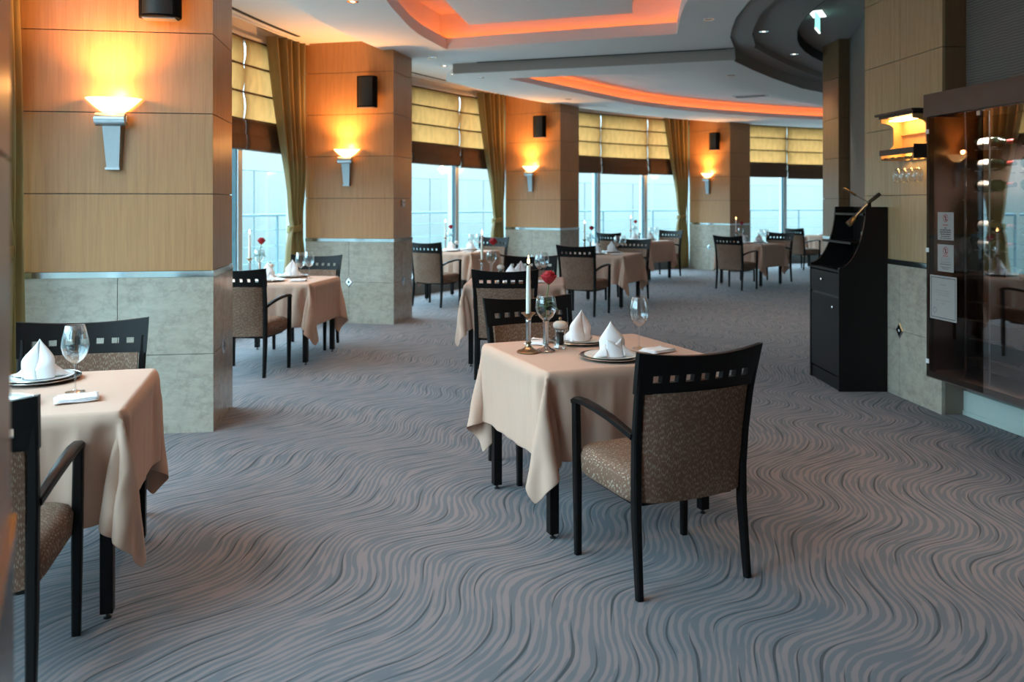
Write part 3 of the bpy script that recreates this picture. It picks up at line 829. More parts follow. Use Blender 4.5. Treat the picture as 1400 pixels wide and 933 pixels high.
def cloth_mesh(seed, push=.10):
    """a square of cloth laid over the table top and let fall: small position-based cloth solver"""
    rng = np.random.RandomState(seed); ov = .405; z0 = .7555; hx, hy = TW/2+.002, TD/2+.002
    N, Mm = 78, 73
    gx = np.linspace(-hx-ov, hx+ov, N); gy = np.linspace(-hy-ov, hy+ov, Mm)
    for g_, h_ in ((gx, hx), (gy, hy)):      # a row of the weave lies exactly on each table edge
        st = g_[1]-g_[0]; k0 = int(round((g_[-1]-h_)/st)); ov_ = k0*st
        g_[:] = np.linspace(-h_-ov_, h_+ov_, len(g_)); 
        nin = len(g_)-2*k0; g_[:] = np.concatenate([np.linspace(-h_-ov, -h_, k0+1), np.linspace(-h_, h_, nin)[1:-1], np.linspace(h_, h_+ov, k0+1)])
    GX, GY = np.meshgrid(gx, gy, indexing='ij'); sx, sy = gx[1]-gx[0], gy[1]-gy[0]
    cx, cy = np.clip(GX, -hx, hx), np.clip(GY, -hy, hy); dx, dy = GX-cx, GY-cy; r = np.hypot(dx, dy)
    phi = np.arctan2(np.abs(dy), np.abs(dx)); rr = np.maximum(r, 1e-9)
    k = .25+.45*np.sin(2*phi)
    X = np.stack([cx+dx*k, cy+dy*k, z0-r*np.sqrt(1-k*k)], -1)
    # uneven lay: gentle long waves in the hanging parts
    ph = rng.uniform(0, 6.28, 8)
    wav = r*(.05*np.sin(GX*9+ph[0])*np.sin(GY*8+ph[1])+.04*np.sin(GX*17+GY*13+ph[2]))
    X[..., 0] += wav*np.sign(GX)*(np.abs(dx) > 0); X[..., 1] += wav*np.sign(GY)*(np.abs(dy) > 0)
    X += rng.normal(0, .0008, X.shape)
    pin = (np.abs(GX) < hx-.004) & (np.abs(GY) < hy-.004)
    X[pin] = np.stack([GX, GY, np.full_like(GX, z0)], -1)[pin]
    wgt = np.where(pin, 0., 1.)[..., None]; V = np.zeros_like(X)
    def sets():
        out = []
        sl = slice
        for a in (0, 1):
            out.append(((sl(a, N-1, 2), sl(None)), (sl(a+1, N, 2), sl(None)), sx, 1.))
            out.append(((sl(None), sl(a, Mm-1, 2)), (sl(None), sl(a+1, Mm, 2)), sy, 1.))
        dg = math.hypot(sx, sy)
        for a in (0, 1):
            out.append(((sl(a, N-1, 2), sl(0, Mm-1)), (sl(a+1, N, 2), sl(1, Mm)), dg, .35))
            out.append(((sl(a, N-1, 2), sl(1, Mm)), (sl(a+1, N, 2), sl(0, Mm-1)), dg, .35))
        for a in range(0, 4, 1):
            if a < 3:
                out.append(((sl(a, N-3, 4), sl(None)), (sl(a+3, N, 4), sl(None)), 3*sx, .10))
                out.append(((sl(None), sl(a, Mm-3, 4)), (sl(None), sl(a+3, Mm, 4)), 3*sy, .10))
        return out
    S = sets(); dt = 1/50.; anc = np.stack([cx, cy, np.full_like(cx, z0)], -1); rmax = (r*1.004)[..., None]
    for it in range(130):
        V *= .985 if it < 85 else .90
        V[..., 2] -= 9.8*dt*wgt[..., 0]
        X0 = X.copy(); X = X+V*dt*wgt
        for q in range(16):
            for A, B, L, st in S:
                a, b = X[A], X[B]
                nn = min(a.shape[0], b.shape[0]); mm = min(a.shape[1], b.shape[1]); a, b = a[:nn, :mm], b[:nn, :mm]
                wa, wb = wgt[A][:nn, :mm], wgt[B][:nn, :mm]
                d = b-a; l = np.linalg.norm(d, axis=-1, keepdims=True)+1e-9
                c = st*(l-L)/l/np.maximum(wa+wb, 1e-6)*d
                X[A][:nn, :mm] += wa*c; X[B][:nn, :mm] -= wb*c
            dv = X-anc; dl = np.linalg.norm(dv, axis=-1, keepdims=True)+1e-9; X = np.where((dl > rmax) & (wgt > 0), anc+dv*(rmax/dl), X)
            # table top slab
            ins = (np.abs(X[..., 0]) < hx) & (np.abs(X[..., 1]) < hy) & (X[..., 2] < z0) & (X[..., 2] > z0-.036) & ~pin
            if ins.any():
                px, py, pz = hx-np.abs(X[..., 0]), hy-np.abs(X[..., 1]), z0-X[..., 2]
                m = ins & (pz <= px) & (pz <= py); X[..., 2] = np.where(m, z0, X[..., 2])
                m2 = ins & ~m & (px <= py); X[..., 0] = np.where(m2, np.sign(X[..., 0])*hx, X[..., 0])
                m3 = ins & ~m & ~m2; X[..., 1] = np.where(m3, np.sign(X[..., 1])*hy, X[..., 1])
        if push:      # the chair tucked in at the far side holds the cloth back
            m = (X[..., 1] > hy-push) & (GY > hy) & (np.abs(X[..., 0]) < .33) & (X[..., 2] < .69)
            X[..., 1] = np.where(m, X[..., 1]+np.clip(hy-push-X[..., 1], -.012, 0), X[..., 1])
        m = (GY < -hy) & (np.abs(X[..., 0]) < .34) & (X[..., 2] < .70) & (X[..., 1] < -hy-.035)
        X[..., 1] = np.where(m, X[..., 1]+np.clip(-hy-.035-X[..., 1], 0, .012), X[..., 1])
        V = (X-X0)/dt*wgt
        sp = np.linalg.norm(V, axis=-1, keepdims=True); V *= np.minimum(1, 2.5/np.maximum(sp, 1e-6))
    b = mb('tablecloth'); b.v = [tuple(p) for p in X.reshape(-1, 3).tolist()]
    kx, ky = N-1-int(np.argmin(abs(gx-hx))), Mm-1-int(np.argmin(abs(gy-hy)))
    b.f = [(i*Mm+j, (i+1)*Mm+j, (i+1)*Mm+j+1, i*Mm+j+1) for i in range(N-1) for j in range(Mm-1)]; b.m = [0]*len(b.f)
    o = b.build('tablecloth', None, 80)
    me = o.data; at = me.attributes.new('crease_edge', 'FLOAT', 'EDGE')
    ev = np.zeros(len(me.edges)*2, np.int32); me.edges.foreach_get('vertices', ev); ev = ev.reshape(-1, 2)
    I, J = ev//Mm, ev % Mm
    on = ((I[:,0] == I[:,1]) & ((I[:,0] == kx) | (I[:,0] == N-1-kx)) & (J.min(1) >= ky) & (J.max(1) <= Mm-1-ky)) | ((J[:,0] == J[:,1]) & ((J[:,0] == ky) | (J[:,0] == Mm-1-ky)) & (I.min(1) >= kx) & (I.max(1) <= N-1-kx))
    at.data.foreach_set('value', np.where(on, .75, 0.).astype(np.float32))
    return o

def cloth_thick(o):
    md = o.modifiers.new('s', 'SOLIDIFY'); md.thickness = .002; md.offset = 1
    md = o.modifiers.new('b', 'SUBSURF'); md.levels = 1; md.render_levels = 1

def candlestick_proto():
    r = empty('candlestick')
    pr = [(.001,0),(.056,.0),(.058,.004),(.050,.010),(.034,.014),(.020,.024),(.012,.036),(.012,.044),(.016,.048),(.0115,.054)]
    mb('bronze').lathe(pr, 28).build('base', r, 40)
    mb('silver').lathe([(.0115,.054),(.0125,.10),(.0135,.15),(.0145,.155),(.012,.160),(.016,.168)], 20).build('stem', r, 40)
    mb('bronze').lathe([(.012,.160),(.014,.172),(.026,.186),(.036,.193),(.036,.196),(.022,.192),(.013,.188),(.013,.180)], 28).build('drip_pan', r, 40)
    freeze(r)
    c = empty('candle')
    mb('wax').lathe([(.001,0),(.0125,0),(.0120,.10),(.0098,.232),(.0085,.240),(.004,.2415),(.001,.240)], 18).build('wax_body', c, 40)
    mb('dark metal').tube([(0,0,.238),(.001,0,.250),(.002,0,.256)], .0012, 6).build('wick', c)
    mb('flame').lathe([(.0005,.250),(.005,.254),(.0065,.262),(.0045,.274),(.0018,.286),(.0004,.294)], 12).build('flame', c, 60)
    freeze(c); return r, c

def wineglass_proto():
    r = empty('wine_glass')
    mb('glass').lathe([(.001,.0005),(.036,.0005),(.036,.002),(.016,.005),(.005,.010)], 32).build('foot', r, 60)
    mb('glass').lathe([(.005,.010),(.0035,.020),(.0035,.10),(.005,.112)], 14).build('stem', r, 60)
    mb('glass').lathe([(.005,.112),(.016,.118),(.032,.132),(.044,.152),(.0505,.180),(.0475,.209),(.0415,.236),(.0345,.262),(.0337,.262),(.0407,.236),(.0466,.209),(.0496,.180),(.043,.153),(.031,.134),(.016,.121),(.002,.117)], 40).build('bowl', r, 80)
    freeze(r); return r

def vase_proto():
    r = empty('stem_vase')
    mb('silver').lathe([(.001,0),(.046,0),(.047,.004),(.040,.010),(.028,.014),(.018,.024),(.013,.034),(.0155,.038)], 28).build('base', r, 40)
    mb('silver').lathe([(.0155,.038),(.0145,.05),(.0145,.145),(.017,.150),(.010,.156)], 20).build('column', r, 40)
    mb('glass').lathe([(.004,.152),(.018,.156),(.036,.172),(.050,.198),(.0535,.222),(.050,.250),(.043,.278),(.042,.278),(.049,.250),(.0522,.222),(.049,.199),(.035,.174),(.018,.159),(.002,.155)], 40).build('bowl', r, 80)
    freeze(r); return r

def rose_proto():
    r = empty('rose')
    pts = [(.004,0,.165),(.000,.002,.22),(.008,.003,.28),(.018,.004,.335)]
    mb('stem').tube(cat_rom(pts, 5), .0028, 8).build('stem', r, 60)
    top = Vector((.018,.004,.335))
    b = mb('petal'); rnd = random.Random(3)
    for ring, (n, R, hgt, open_, z0) in enumerate(((3,.010,.056,.0,.010),(4,.018,.060,.0,.006),(5,.026,.056,.12,.002),(5,.033,.048,.32,-.002))):
        for k in range(n):
            a0 = 2*PI*k/n+ring*.7; half = PI/n*1.35; P = []
            for i in range(7):
                v = i/6; row = []
                for j in range(9):
                    w = (j/8-.5)*2; a = a0+w*half*(.35+.65*math.sin(min(1,v*1.25)*PI/2))
                    rad = R*(.18+.9*math.sin(v*PI*.52)**.8)+open_*.016*v**3*(1+.3*(1-abs(w)))
                    z = z0+hgt*(v-.16*v*v*w*w-.10*open_*v**4)
                    row.append((top.x+rad*math.cos(a), top.y+rad*math.sin(a), top.z+z))
                P.append(row)
            b.grid(P)
    b.build('bloom', r, 80, solid=.0008)
    s = mb('stem').lathe([(.003,.330),(.009,.336),(.012,.344),(.006,.349)], 10, top.x-.0, top.y); s.build('calyx', r, 60)
    for (z, ang, ln, dr) in ((.225,2.8,.055,-.2),(.240,.25,.050,.1),(.232,.1,.075,-.5),(.25,3.4,.04,.5),(.215,1.6,.045,.1),(.222,4.6,.045,.2)):
        P = []
        for i in range(9):
            t = i/8; w = .022*math.sin(PI*min(1, t*.97+.03))**.8; row = []
            for j in range(5):
                s_ = (j/4-.5)*2; x = ln*t; y = s_*w*.8; zz = dr*ln*t*t+.25*abs(y)
                row.append((.002+x*math.cos(ang)-y*math.sin(ang), .003+x*math.sin(ang)+y*math.cos(ang), z+zz))
            P.append(row)
        mb('leaf').grid(P).build('leaf', r, 60, solid=.0006)
    freeze(r); return r

def mill_proto():
    r = empty('pepper_mill')
    mb('glass').lathe([(.001,.0005),(.034,.0005),(.035,.006),(.031,.016),(.027,.03),(.026,.085),(.024,.088),(.001,.088)], 10).build('clear_body', r, 20)
    mb('pepper').lathe([(.001,.020),(.018,.020),(.018,.082),(.001,.082)], 18).build('peppercorns', r, 40)
    mb('silver').lathe([(.026,.086),(.029,.088),(.029,.097),(.022,.101),(.001,.101)], 24).build('collar', r, 40)
    mb('mill top').lathe([(.022,.100),(.034,.106),(.038,.118),(.034,.130),(.022,.138),(.008,.141),(.001,.141)], 28).build('cap', r, 60)
    mb('bronze').lathe([(.004,.140),(.004,.144),(.008,.149),(.008,.154),(.004,.159),(.001,.160)], 14).build('knob', r, 60)
    freeze(r); return r

def plate_protos():
    c = empty('charger_plate')
    mb('charger').lathe([(.001,.003),(.10,.003),(.115,.005),(.150,.013),(.156,.0145),(.157,.012),(.150,.009),(.112,.0),(.001,.0)], 56).build('plate', c, 50)
    mb('silver').lathe([(.1535,.0142),(.1565,.0158),(.1585,.0135),(.1575,.0115)], 56).build('rim', c, 60)
    freeze(c)
    p = empty('dinner_plate')
    mb('porcelain').lathe([(.001,.004),(.085,.004),(.098,.007),(.132,.015),(.134,.0145),(.134,.0125),(.096,.003),(.080,0),(.001,0)], 56).build('plate', p, 50)
    mb('gold rim').lathe([(.1315,.0152),(.1345,.0158),(.1355,.0140)], 56).build('gold_rim', p, 60)
    freeze(p); return c, p

def napkin_proto(seed=0):
    """bishop's hat fold: a tall pointed wrap with a crossed collar and two wings"""
    r = empty('folded_napkin')
    # tall pointed wrap
    P = []
    for i in range(15):
        v = i/14; row = []
        for j in range(31):
            w = (j/30-.5)*2; a = w*3.2-PI/2
            rx = (.058+.004*math.sin(PI*v))*(1-.97*max(0,(v-.52)/.48)**1.25); ry = (.044-.008*v)*(1-.92*max(0,(v-.45)/.55)**1.1)
            hz = .162*(1-.50*abs(w)**2.2)
            fold = 1+.04*math.sin(w*9+v*3)*(1-v)
            row.append((rx*math.cos(a)*fold+.004*math.sin(v*5), ry*math.sin(a)*fold+.012*v, .002+hz*v))
        P.append(row)
    mb('napkin').grid(P).build('pointed_wrap', r, 40, solid=.0025)
    # crossed collar
    for s in (-1, 1):
        P = []
        for i in range(7):
            v = i/6; row = []
            for j in range(21):
                u = j/20; a = -PI/2+s*(-.75+u*2.6)
                R = .062-.006*v+.003*s; top = .075*(1-u)**.75+.012
                row.append((R*math.cos(a)*1.0, (R*.86)*math.sin(a)+.004*v, .001+top*v*(.55+.45*(1-u))))
            P.append(row)
        mb('napkin').grid(P).build('collar_fold', r, 40, solid=.003)
        # wing lying outward
        P = []
        for i in range(9):
            v = i/8; row = []
            for j in range(9):
                u = (j/8-.5)*2
                x = s*(.040+.070*v); y = -.018-.020*v+u*(.034*(1-v)+.004); z = .003+(.055*(1-v)**1.1)*(1-abs(u)**1.5)+.006*(1-v)
                row.append((x, y, z))
            P.append(row)
        mb('napkin').grid(P).build('wing_fold', r, 50, solid=.003)
    freeze(r)
    f = empty('flat_napkin')
    b = mb('napkin')
    for k in range(3):
        z = .001+k*.0042; P = []
        for i in range(9):
            row = []
            for j in range(9):
                x = (i/8-.5)*(.15-.006*k); y = (j/8-.5)*(.115-.01*k)
                row.append((x+.004*k, y, z+.002+.0015*math.sin(i*.9+j*.5+k)+(.002 if j in (0,8) else 0)))
            P.append(row)
        b.grid(P)
    b.build('cloth_fold', f, 50, solid=.0035)
    freeze(f)
    k = empty('butter_knife')
    mb('silver').bar([(0,-.09,.003),(0,-.03,.004),(0,0,.004)], [.012,.010,.006], [.004,.004,.003], (1,0,0)).build('handle', k, 50)
    mb('silver').bar([(0,0,.004),(.001,.03,.003),(.002,.08,.003),(.004,.095,.003)], [.006,.016,.017,.004], .0015, (1,0,0)).build('blade', k, 50)
    freeze(k); return r, f, k

TABLES = [   # centre, rotation, phrase
    ((.422,4.21), 22., 'the large front table'),
    ((-1.94,3.25), 15., 'the table cut by the left edge'),
    ((-2.265,8.15), -8., 'the table between the first two pillars'),
    ((.04,8.0), -3., 'the second table behind the front one'),
    ((-.80,13.02), -30., 'the window table left of the third pillar'),
    ((1.36,12.33), -28., 'the table in front of the third pillar'),
    ((2.60,16.6), -44., 'the window table left of the fourth pillar'),
    ((4.41,15.4), -46., 'the table in front of the fourth pillar'),
    ((7.45,19.35), -66., 'the farthest table, beside the service station'),
]
CHAIRS = [   # x, y, rotation, label
    (.62,3.46,23.3,'nearest black armchair seen from behind, at the large front table'),
    (.20,4.745,203,'black chair facing the camera across the large front table'),
    (-1.715,2.606,15,'black armchair cut by the left edge, seen from behind'),
    (-1.957,3.72,198,'black chair behind the left edge table, facing the camera'),
    (-2.338,7.42,-9,'black armchair half hidden by the nearest pillar, seen from behind'),
    (-2.150,8.76,173,'black chair beside the nearest tied curtain, against the second pillar'),
    (-.045,7.30,-3,'black armchair seen from behind just beyond the front table candle'),
    (.19,8.66,177,'black chair on the far side of the second table, behind its glass'),
    (-1.12,12.25,-30,'black armchair seen from behind, right of the second pillar'),
    (-.43,13.66,151,'black chair beside the middle tied curtain, facing the camera'),
    (.976,11.31,-29,'black armchair seen from behind in front of the third pillar'),
    (1.80,12.98,151,'black chair facing the camera on the far side of the third pillar table'),
    (2.03,16.08,-44,'small distant armchair seen from behind in the bay beyond the third pillar'),
    (3.13,17.20,136,'distant chair facing left beside the long curtain at the fourth pillar'),
    (3.92,14.60,-46,'armchair seen from behind right in front of the fourth pillar'),
    (4.99,15.93,134,'distant chair right of the fourth pillar, facing the camera over a table'),
    (6.62,18.98,-64,'farthest armchair, seen left of the service station in front of the glass'),
]

def dining():
    ch = chair_proto()
    for k, (x, y, a, lb) in enumerate(CHAIRS):
        o = ch if k == 0 else copy_tree(ch)
        o.location = (x, y, 0); o.rotation_euler = (0,0,math.radians(a)); tag(o, lb, 'chair', 'dining chairs at the laid tables')
    tb = table_proto(); stick, cand = candlestick_proto(); wg = wineglass_proto(); vs = vase_proto(); ro = rose_proto(); ml = mill_proto()
    cp, dp = plate_protos(); nk, fn, kn = napkin_proto()
    used = set()
    def put(proto, x, y, z, c, a, rz, label, cat, group):
        o = proto if proto.name not in used and not used.add(proto.name) else copy_tree(proto)
        p = rot2((x, y), a); o.location = (c[0]+p[0], c[1]+p[1], z); o.rotation_euler = (0,0,a+rz)
        tag(o, label, cat, group); return o
    cl = [cloth_mesh(5, .10), cloth_mesh(11, .205), cloth_mesh(23, .09)]
    for c_ in cl: cloth_thick(c_)
    Z = .7602
    for k, (c, ad, ph) in enumerate(TABLES):
        a = math.radians(ad); R = random.Random(100+k)
        put(tb, 0, 0, 0, c, a, 0, 'black legs and top under the cloth of ' + ph, 'table', 'dining tables')
        base = cl[(0,1,2,0,2,0,2,0,2)[k]]
        o = base if k < 3 else base.copy()
        if k >= 3: COL.objects.link(o)
        o.location = (*c, 0); o.rotation_euler = (0,0,a)
        tag(o, 'peach cloth draped over ' + ph, 'tablecloth', 'peach tablecloths')
        j = lambda s=.008: R.uniform(-s, s)
        jx = j() if k else 0; jy = j() if k else 0
        put(stick, -.342+jx, .062+jy, Z, c, a, R.uniform(0,6), 'silver and bronze candlestick on ' + ph, 'candlestick', 'candlesticks')
        put(cand, -.342+jx, .062+jy, Z+.1885, c, a, 0, 'lit white candle burning on ' + ph, 'candle', 'lit candles')
        jx = j() if k else 0
        put(vs, -.247+jx, .062, Z, c, a, 0, 'silver stemmed glass vase on ' + ph, 'vase', 'vases')
        put(ro, -.247+jx, .062, Z, c, a, 0 if k == 0 else R.uniform(-.6,.6), 'red rose in the vase on ' + ph, 'flower', 'red roses')
        put(ml, -.148+j(), .098+j(), Z, c, a, R.uniform(0,3), 'clear pepper mill with pale cap on ' + ph, 'pepper mill', 'pepper mills')
        for nm, px, py, rr_ in (('far', .030, .235, PI+.15), ('near', -.030, -.225, -.15)):
            dx, dy = (j(), j(.004)) if k else (0, 0)
            put(cp, px+dx, py+dy, Z, c, a, 0, 'dark silver-rimmed charger, %s place of %s' % (nm, ph), 'plate', 'charger plates')
            put(dp, px+dx, py+dy, Z+.0042, c, a, 0, 'white gold-rimmed plate, %s place of %s' % (nm, ph), 'plate', 'dinner plates')
            put(nk, px+dx, py+dy, Z+.0092, c, a, rr_+R.uniform(-.3,.3)*(k > 0), 'pointed white napkin, %s place of %s' % (nm, ph), 'napkin', 'pointed napkins')
        put(wg, .226, -.045, Z, c, a, 0, 'stemmed wine glass, near place of ' + ph, 'wine glass', 'wine glasses')
        if k >= 1 and k != 1: put(wg, .26+j(), .10+j(), Z, c, a, 0, 'stemmed wine glass, far place of ' + ph, 'wine glass', 'wine glasses')
        put(fn, -.185, .30, Z, c, a, .9, 'flat white napkin, far side of ' + ph, 'napkin', 'flat napkins')
        put(fn, .262, -.19 if k else -.16, Z, c, a, .25, 'flat white napkin, near side of ' + ph, 'napkin', 'flat napkins')
        put(kn, -.165, .295, Z+.0145, c, a, 1.2, 'small silver knife on the napkin, ' + ph, 'knife', 'butter knives')

# ------------------------------------------------------------------ wall things
def wall_things():
    sp, sc = speaker_proto(), sconce_proto()
    nm = {2: 'nearest pillar at the left', 3: 'second pillar', 4: 'third pillar', 5: 'fourth pillar', 1: 'pillar at the left border', 6: 'last pillar'}
    first = True
    for i in (2, 3, 4, 5, 1):
        c, ang = PIL[i]; a = math.radians(ang)
        o = sc if first else copy_tree(sc)
        p = w2(i, -LEN*.515, -.001); o.location = (*p, 2.06); o.rotation_euler = (0,0,a+PI)
        tag(o, 'glowing glass bowl wall lamp on the ' + nm[i], 'wall lamp', 'wall lamps on the pillars')
        li = bpy.data.lights.new('sconce_bulb', 'POINT'); li.energy = 9; li.color = (1., .44, .12); li.shadow_soft_size = .03
        lo = bpy.data.objects.new('sconce_bulb', li); COL.objects.link(lo)
        q = w2(i, -LEN*.515, -.125); lo.location = (*q, 2.06+.15)
        li = bpy.data.lights.new('sconce_uplight', 'SPOT'); li.energy = 80; li.color = (1., .44, .12); li.spot_size = 2.5; li.spot_blend = 1.; li.shadow_soft_size = .04
        lo = bpy.data.objects.new('sconce_uplight', li); COL.objects.link(lo); q = w2(i, -LEN*.515, -.19); lo.location = (*q, 2.06+.15); lo.rotation_euler = (PI, 0, 0)
        if i != 1:
            o = sp if first else copy_tree(sp)
            u = {2: .30, 3: .30, 4: .36, 5: .34}[i]
            p = w2(i, -u, -.001); o.location = (*p, 2.87); o.rotation_euler = (0,0,a+PI)
            tag(o, 'black loudspeaker mounted high on the ' + nm[i], 'loudspeaker', 'black wall loudspeakers')
        first = False
    # lamp on the interior face of the pillar at the left border
    # thermostat
    t = empty('thermostat'); c, ang = PIL[3]; a = math.radians(ang)
    p = w2(3, .001, .32); t.location = (*p, 1.5); t.rotation_euler = (0,0,a)
    mb('plastic white').box(0,.018,-.045,.045,-.045,.045,.004).build('housing', t)
    mb('grey ink').box(.018,.019,-.02,.02,.0,.022).build('display', t)
    mb('plastic white').box(.018,.024,-.012,.012,-.032,-.016,.001).build('button', t)
    tag(t, 'small white thermostat on the side of the second pillar', 'thermostat')
    # ceiling fittings
    def atc(px, py, z):
        D = F*(z-H)/(HZ-py); return ((px-700)*D/F, D)
    d0 = empty('downlight')
    mb('chrome').lathe([(.030,-.001),(.050,-.004),(.056,-.002),(.056,.0)], 24).build('ring', d0, 50)
    mb('dark metal').lathe([(.031,-.001),(.024,.0005),(.001,.0008)], 20).build('reflector', d0, 50)
    freeze(d0); first = True
    L = [(482,2,Z1,1,'lit downlight at the top edge left of the near orange recess'),(432,21,3.52,0,'dark round downlight in the warm ceiling before the second pillar'),
         (591,79,Z1,0,'unlit downlight just under the left tip of the near recess'),(608,90,Z1,1,'lit downlight beside the left end of the ceiling step'),
         (969,26,Z1,0,'downlight right of the near orange recess'),(657,106,Z2,0,'downlight at the left tip of the far ceiling'),(777,135.5,Z2,0,'downlight above the third pillar'),
         (862,149,Z2,0,'downlight above the middle tied blinds of the third bay'),(1000,103,Z2,0,'downlight near the round rim of the far ceiling'),
         (1044,43,Z3,1,'lit downlight on the dark ceiling ring, nearest the rim'),(1086,74,Z3,1,'lit downlight on the dark ring, second along'),(1042,-1,Z3,1,'lit downlight on the dark ring at the top edge'),
         (1140,93,Z3,0,'downlight on the dark ring beside the dark column')]
    for px, py, z, on, lb in L:
        o = d0 if first else copy_tree(d0); first = False
        x, y = atc(px, py, z); o.location = (x, y, z-.0005); tag(o, lb, 'downlight', 'recessed ceiling downlights')
        if on:
            e = mb('downlight lens').lathe([(.001,-.0015),(.022,-.0015)], 16).build('lens', o)
            li = bpy.data.lights.new('downlight_beam', 'SPOT'); li.energy = 70; li.spot_size = 1.5; li.spot_blend = .8; li.color = (1., .80, .62); li.shadow_soft_size = .04
            lo = bpy.data.objects.new('downlight_beam', li); COL.objects.link(lo); lo.location = (x, y, z-.02)
    # downlights out of view, over the foreground and the perimeter
    for x, y, z, e, lb in ((2.55,4.9,3.5,120,'wall'),(-.95,4.3,3.40,75,'left'),(.45,4.0,3.40,48,'near'),(-2.5,6.6,3.52,40,'per'),(-2.0,9.2,3.52,40,'per'),(-1.0,12.6,3.52,40,'per'),(.1,14.6,3.52,30,'per')):
        li = bpy.data.lights.new('downlight_beam', 'SPOT'); li.energy = e; li.spot_size = 1.3; li.spot_blend = .7; li.color = (1., .68, .42); li.shadow_soft_size = .04
        lo = bpy.data.objects.new('downlight_beam', li); COL.objects.link(lo); lo.location = (x, y, z-.03)
    # air grille, camera
    x, y = atc(1026, 131, 3.5)
    g = empty('air_grille', (x, y, 3.4985), -.5)
    fr = mb('white paint').box(-.3,.3,-.16,-.13,-.014,0).box(-.3,.3,.13,.16,-.014,0).box(-.3,-.27,-.13,.13,-.014,0).box(.27,.3,-.13,.13,-.014,0); fr.build('frame', g)
    for k in range(7): mb('grey paint').box(-.27,.27,-.115+.036*k,-.105+.036*k,-.012,-.002).build('louvre', g)
    tag(g, 'flat rectangular air grille in the far recessed ceiling', 'vent')
    x, y = atc(1134, 145, 3.5)
    g = empty('security_camera', (x, y, 3.4985))
    mb('plastic white').lathe([(.001,0),(.07,0),(.07,-.02),(.03,-.03),(.03,-.06)], 20).build('mount', g, 40)
    mb('dark metal').lathe([(.045,-.055),(.055,-.08),(.045,-.115),(.02,-.13),(.001,-.132)], 20).build('dome', g, 60)
    tag(g, 'small grey dome fitting hanging from the far ceiling beside the dark column', 'camera')
    # exit sign
    g = empty('exit_sign', (3.43, 9.36, Z4), math.atan2(.28, .15))
    mb('exit white').box(-.17,.17,-.07,.07,-.012,-.001).build('ceiling_plate', g)
    mb('exit face').box(-.155,.155,-.006,.006,-.185,-.012).build('green_blade', g)
    mb('exit white').box(-.158,.158,-.010,.010,-.197,-.185).build('bottom_edge', g)
    tag(g, 'small glowing green exit sign hanging in the ceiling circle', 'exit sign')

def station():
    r = empty('service_station', (2.60, 6.63, 0), 0)
    Wd = .65; Dp = .385
    prof = [(0,0),(Dp,0),(Dp,1.47),(.215,1.47)]
    cur = []
    for k in range(13):
        t = k/12; cur.append((.215*(1-t)**1.0*(1)-.0, 0)); 
    cv = []
    for k in range(1, 15):
        t = k/14*PI/2; cv.append((.215-.215*(1-math.cos(t))**.92, .985+.485*(1-math.sin(t))))
    prof += cv+[(0,.965)]
    for y0, nm in ((0,'side_panel'),(Wd-.022,'side_panel')):
        b = mb('station wood'); n = len(prof)
        vs = [(x, y0, z) for x, z in prof]+[(x, y0+.022, z) for x, z in prof]
        tri = tessellate_polygon([[Vector((x, z, 0)) for x, z in prof]])
        b.add(vs, [tuple(t) for t in tri]+[tuple(n+i for i in t) for t in tri]+[(i,(i+1)%n,n+(i+1)%n,n+i) for i in range(n)])
        b.build(nm, r)
    q = Wd-.022
    mb('station wood').box(Dp-.016,Dp,.022,q,.02,1.47).build('back_panel', r)
    mb('station wood').box(.004,Dp-.016,.022,q,.945,.965).build('worktop', r)
    for z, x in ((1.17,.10),(1.40,.20)): mb('station wood').box(x,Dp-.016,.022,q,z,z+.018).build('shelf', r)
    mb('station wood').box(.012,Dp-.016,.022,q,.0,.10).build('plinth', r)
    d = mb('station wood').box(.002,.022,.028,q-.006,.755,.935,.002).build('drawer', r)
    k = mb('chrome').lathe([(.005,0),(.005,.014),(.014,.018),(.015,.026),(.008,.031),(.001,.032)], 16); ko = k.build('knob', d, 60); ko.rotation_euler = (0,-PI/2,0); ko.location = (.002,(.022+q)/2,.865)
    d = mb('station wood').box(.004,.022,.028,q-.006,.115,.735,.002).build('door', r)
    ko = k.build('knob', d, 60); ko.rotation_euler = (0,-PI/2,0); ko.location = (.004,.09,.66)
    mb('dark metal').box(.014,.022,.022,q,.736,.754).build('rail', r)
    tag(r, 'tall black service station with curved sides, drawer and door by the right pillar', 'cabinet')
    # crossed-arm clamp lamp on its top
    l = empty('clamp_lamp', (2.86, 6.70, 1.472))
    P = lambda x, z, y=0: (x-2.86, y, z-1.472)
    mb('black wood').bar([P(2.865,1.47),P(2.865,1.505)], .035, .03, (1,0,0)).build('clamp', l)
    h = mb('bronze').tube([P(2.657,1.622,-.02),P(2.66,1.620,-.02),P(2.755,1.567,-.01),P(2.76,1.564,-.01)], [.008,.011,.010,.006], 12).build('handle', l, 50)
    mb('brushed steel').tube([P(2.755,1.566,-.01),P(2.865,1.507,0)], .0045, 8).build('rod', l, 50)
    mb('brushed steel').tube([P(2.72,1.372,-.05),P(2.86,1.50,0)], .012, 12).build('arm', l, 50)
    mb('bronze').tube([P(2.675,1.328,-.06),P(2.685,1.338,-.06),P(2.73,1.382,-.05),P(2.738,1.389,-.05)], [.022,.026,.020,.012], 16).build('lamp_head', l, 50)
    mb('dark metal').tube([P(2.87,1.508,0),P(2.955,1.572,.01),P(2.96,1.576,.01)], [.014,.017,.014], 14).build('counter_arm', l, 50)
    tag(l, 'crossed metal arms of a clamp lamp on top of the black station', 'lamp')
    # small bright card on the upper shelf
    g = empty('drinking_glass', (2.80+.05, 6.75, 1.19))
    mb('glass').lathe([(.001,.001),(.022,.001),(.026,.08),(.0255,.08),(.0215,.004),(.001,.004)], 20).build('tumbler', g, 60)
    tag(g, 'small clear glass on the lower shelf of the black station', 'glass')

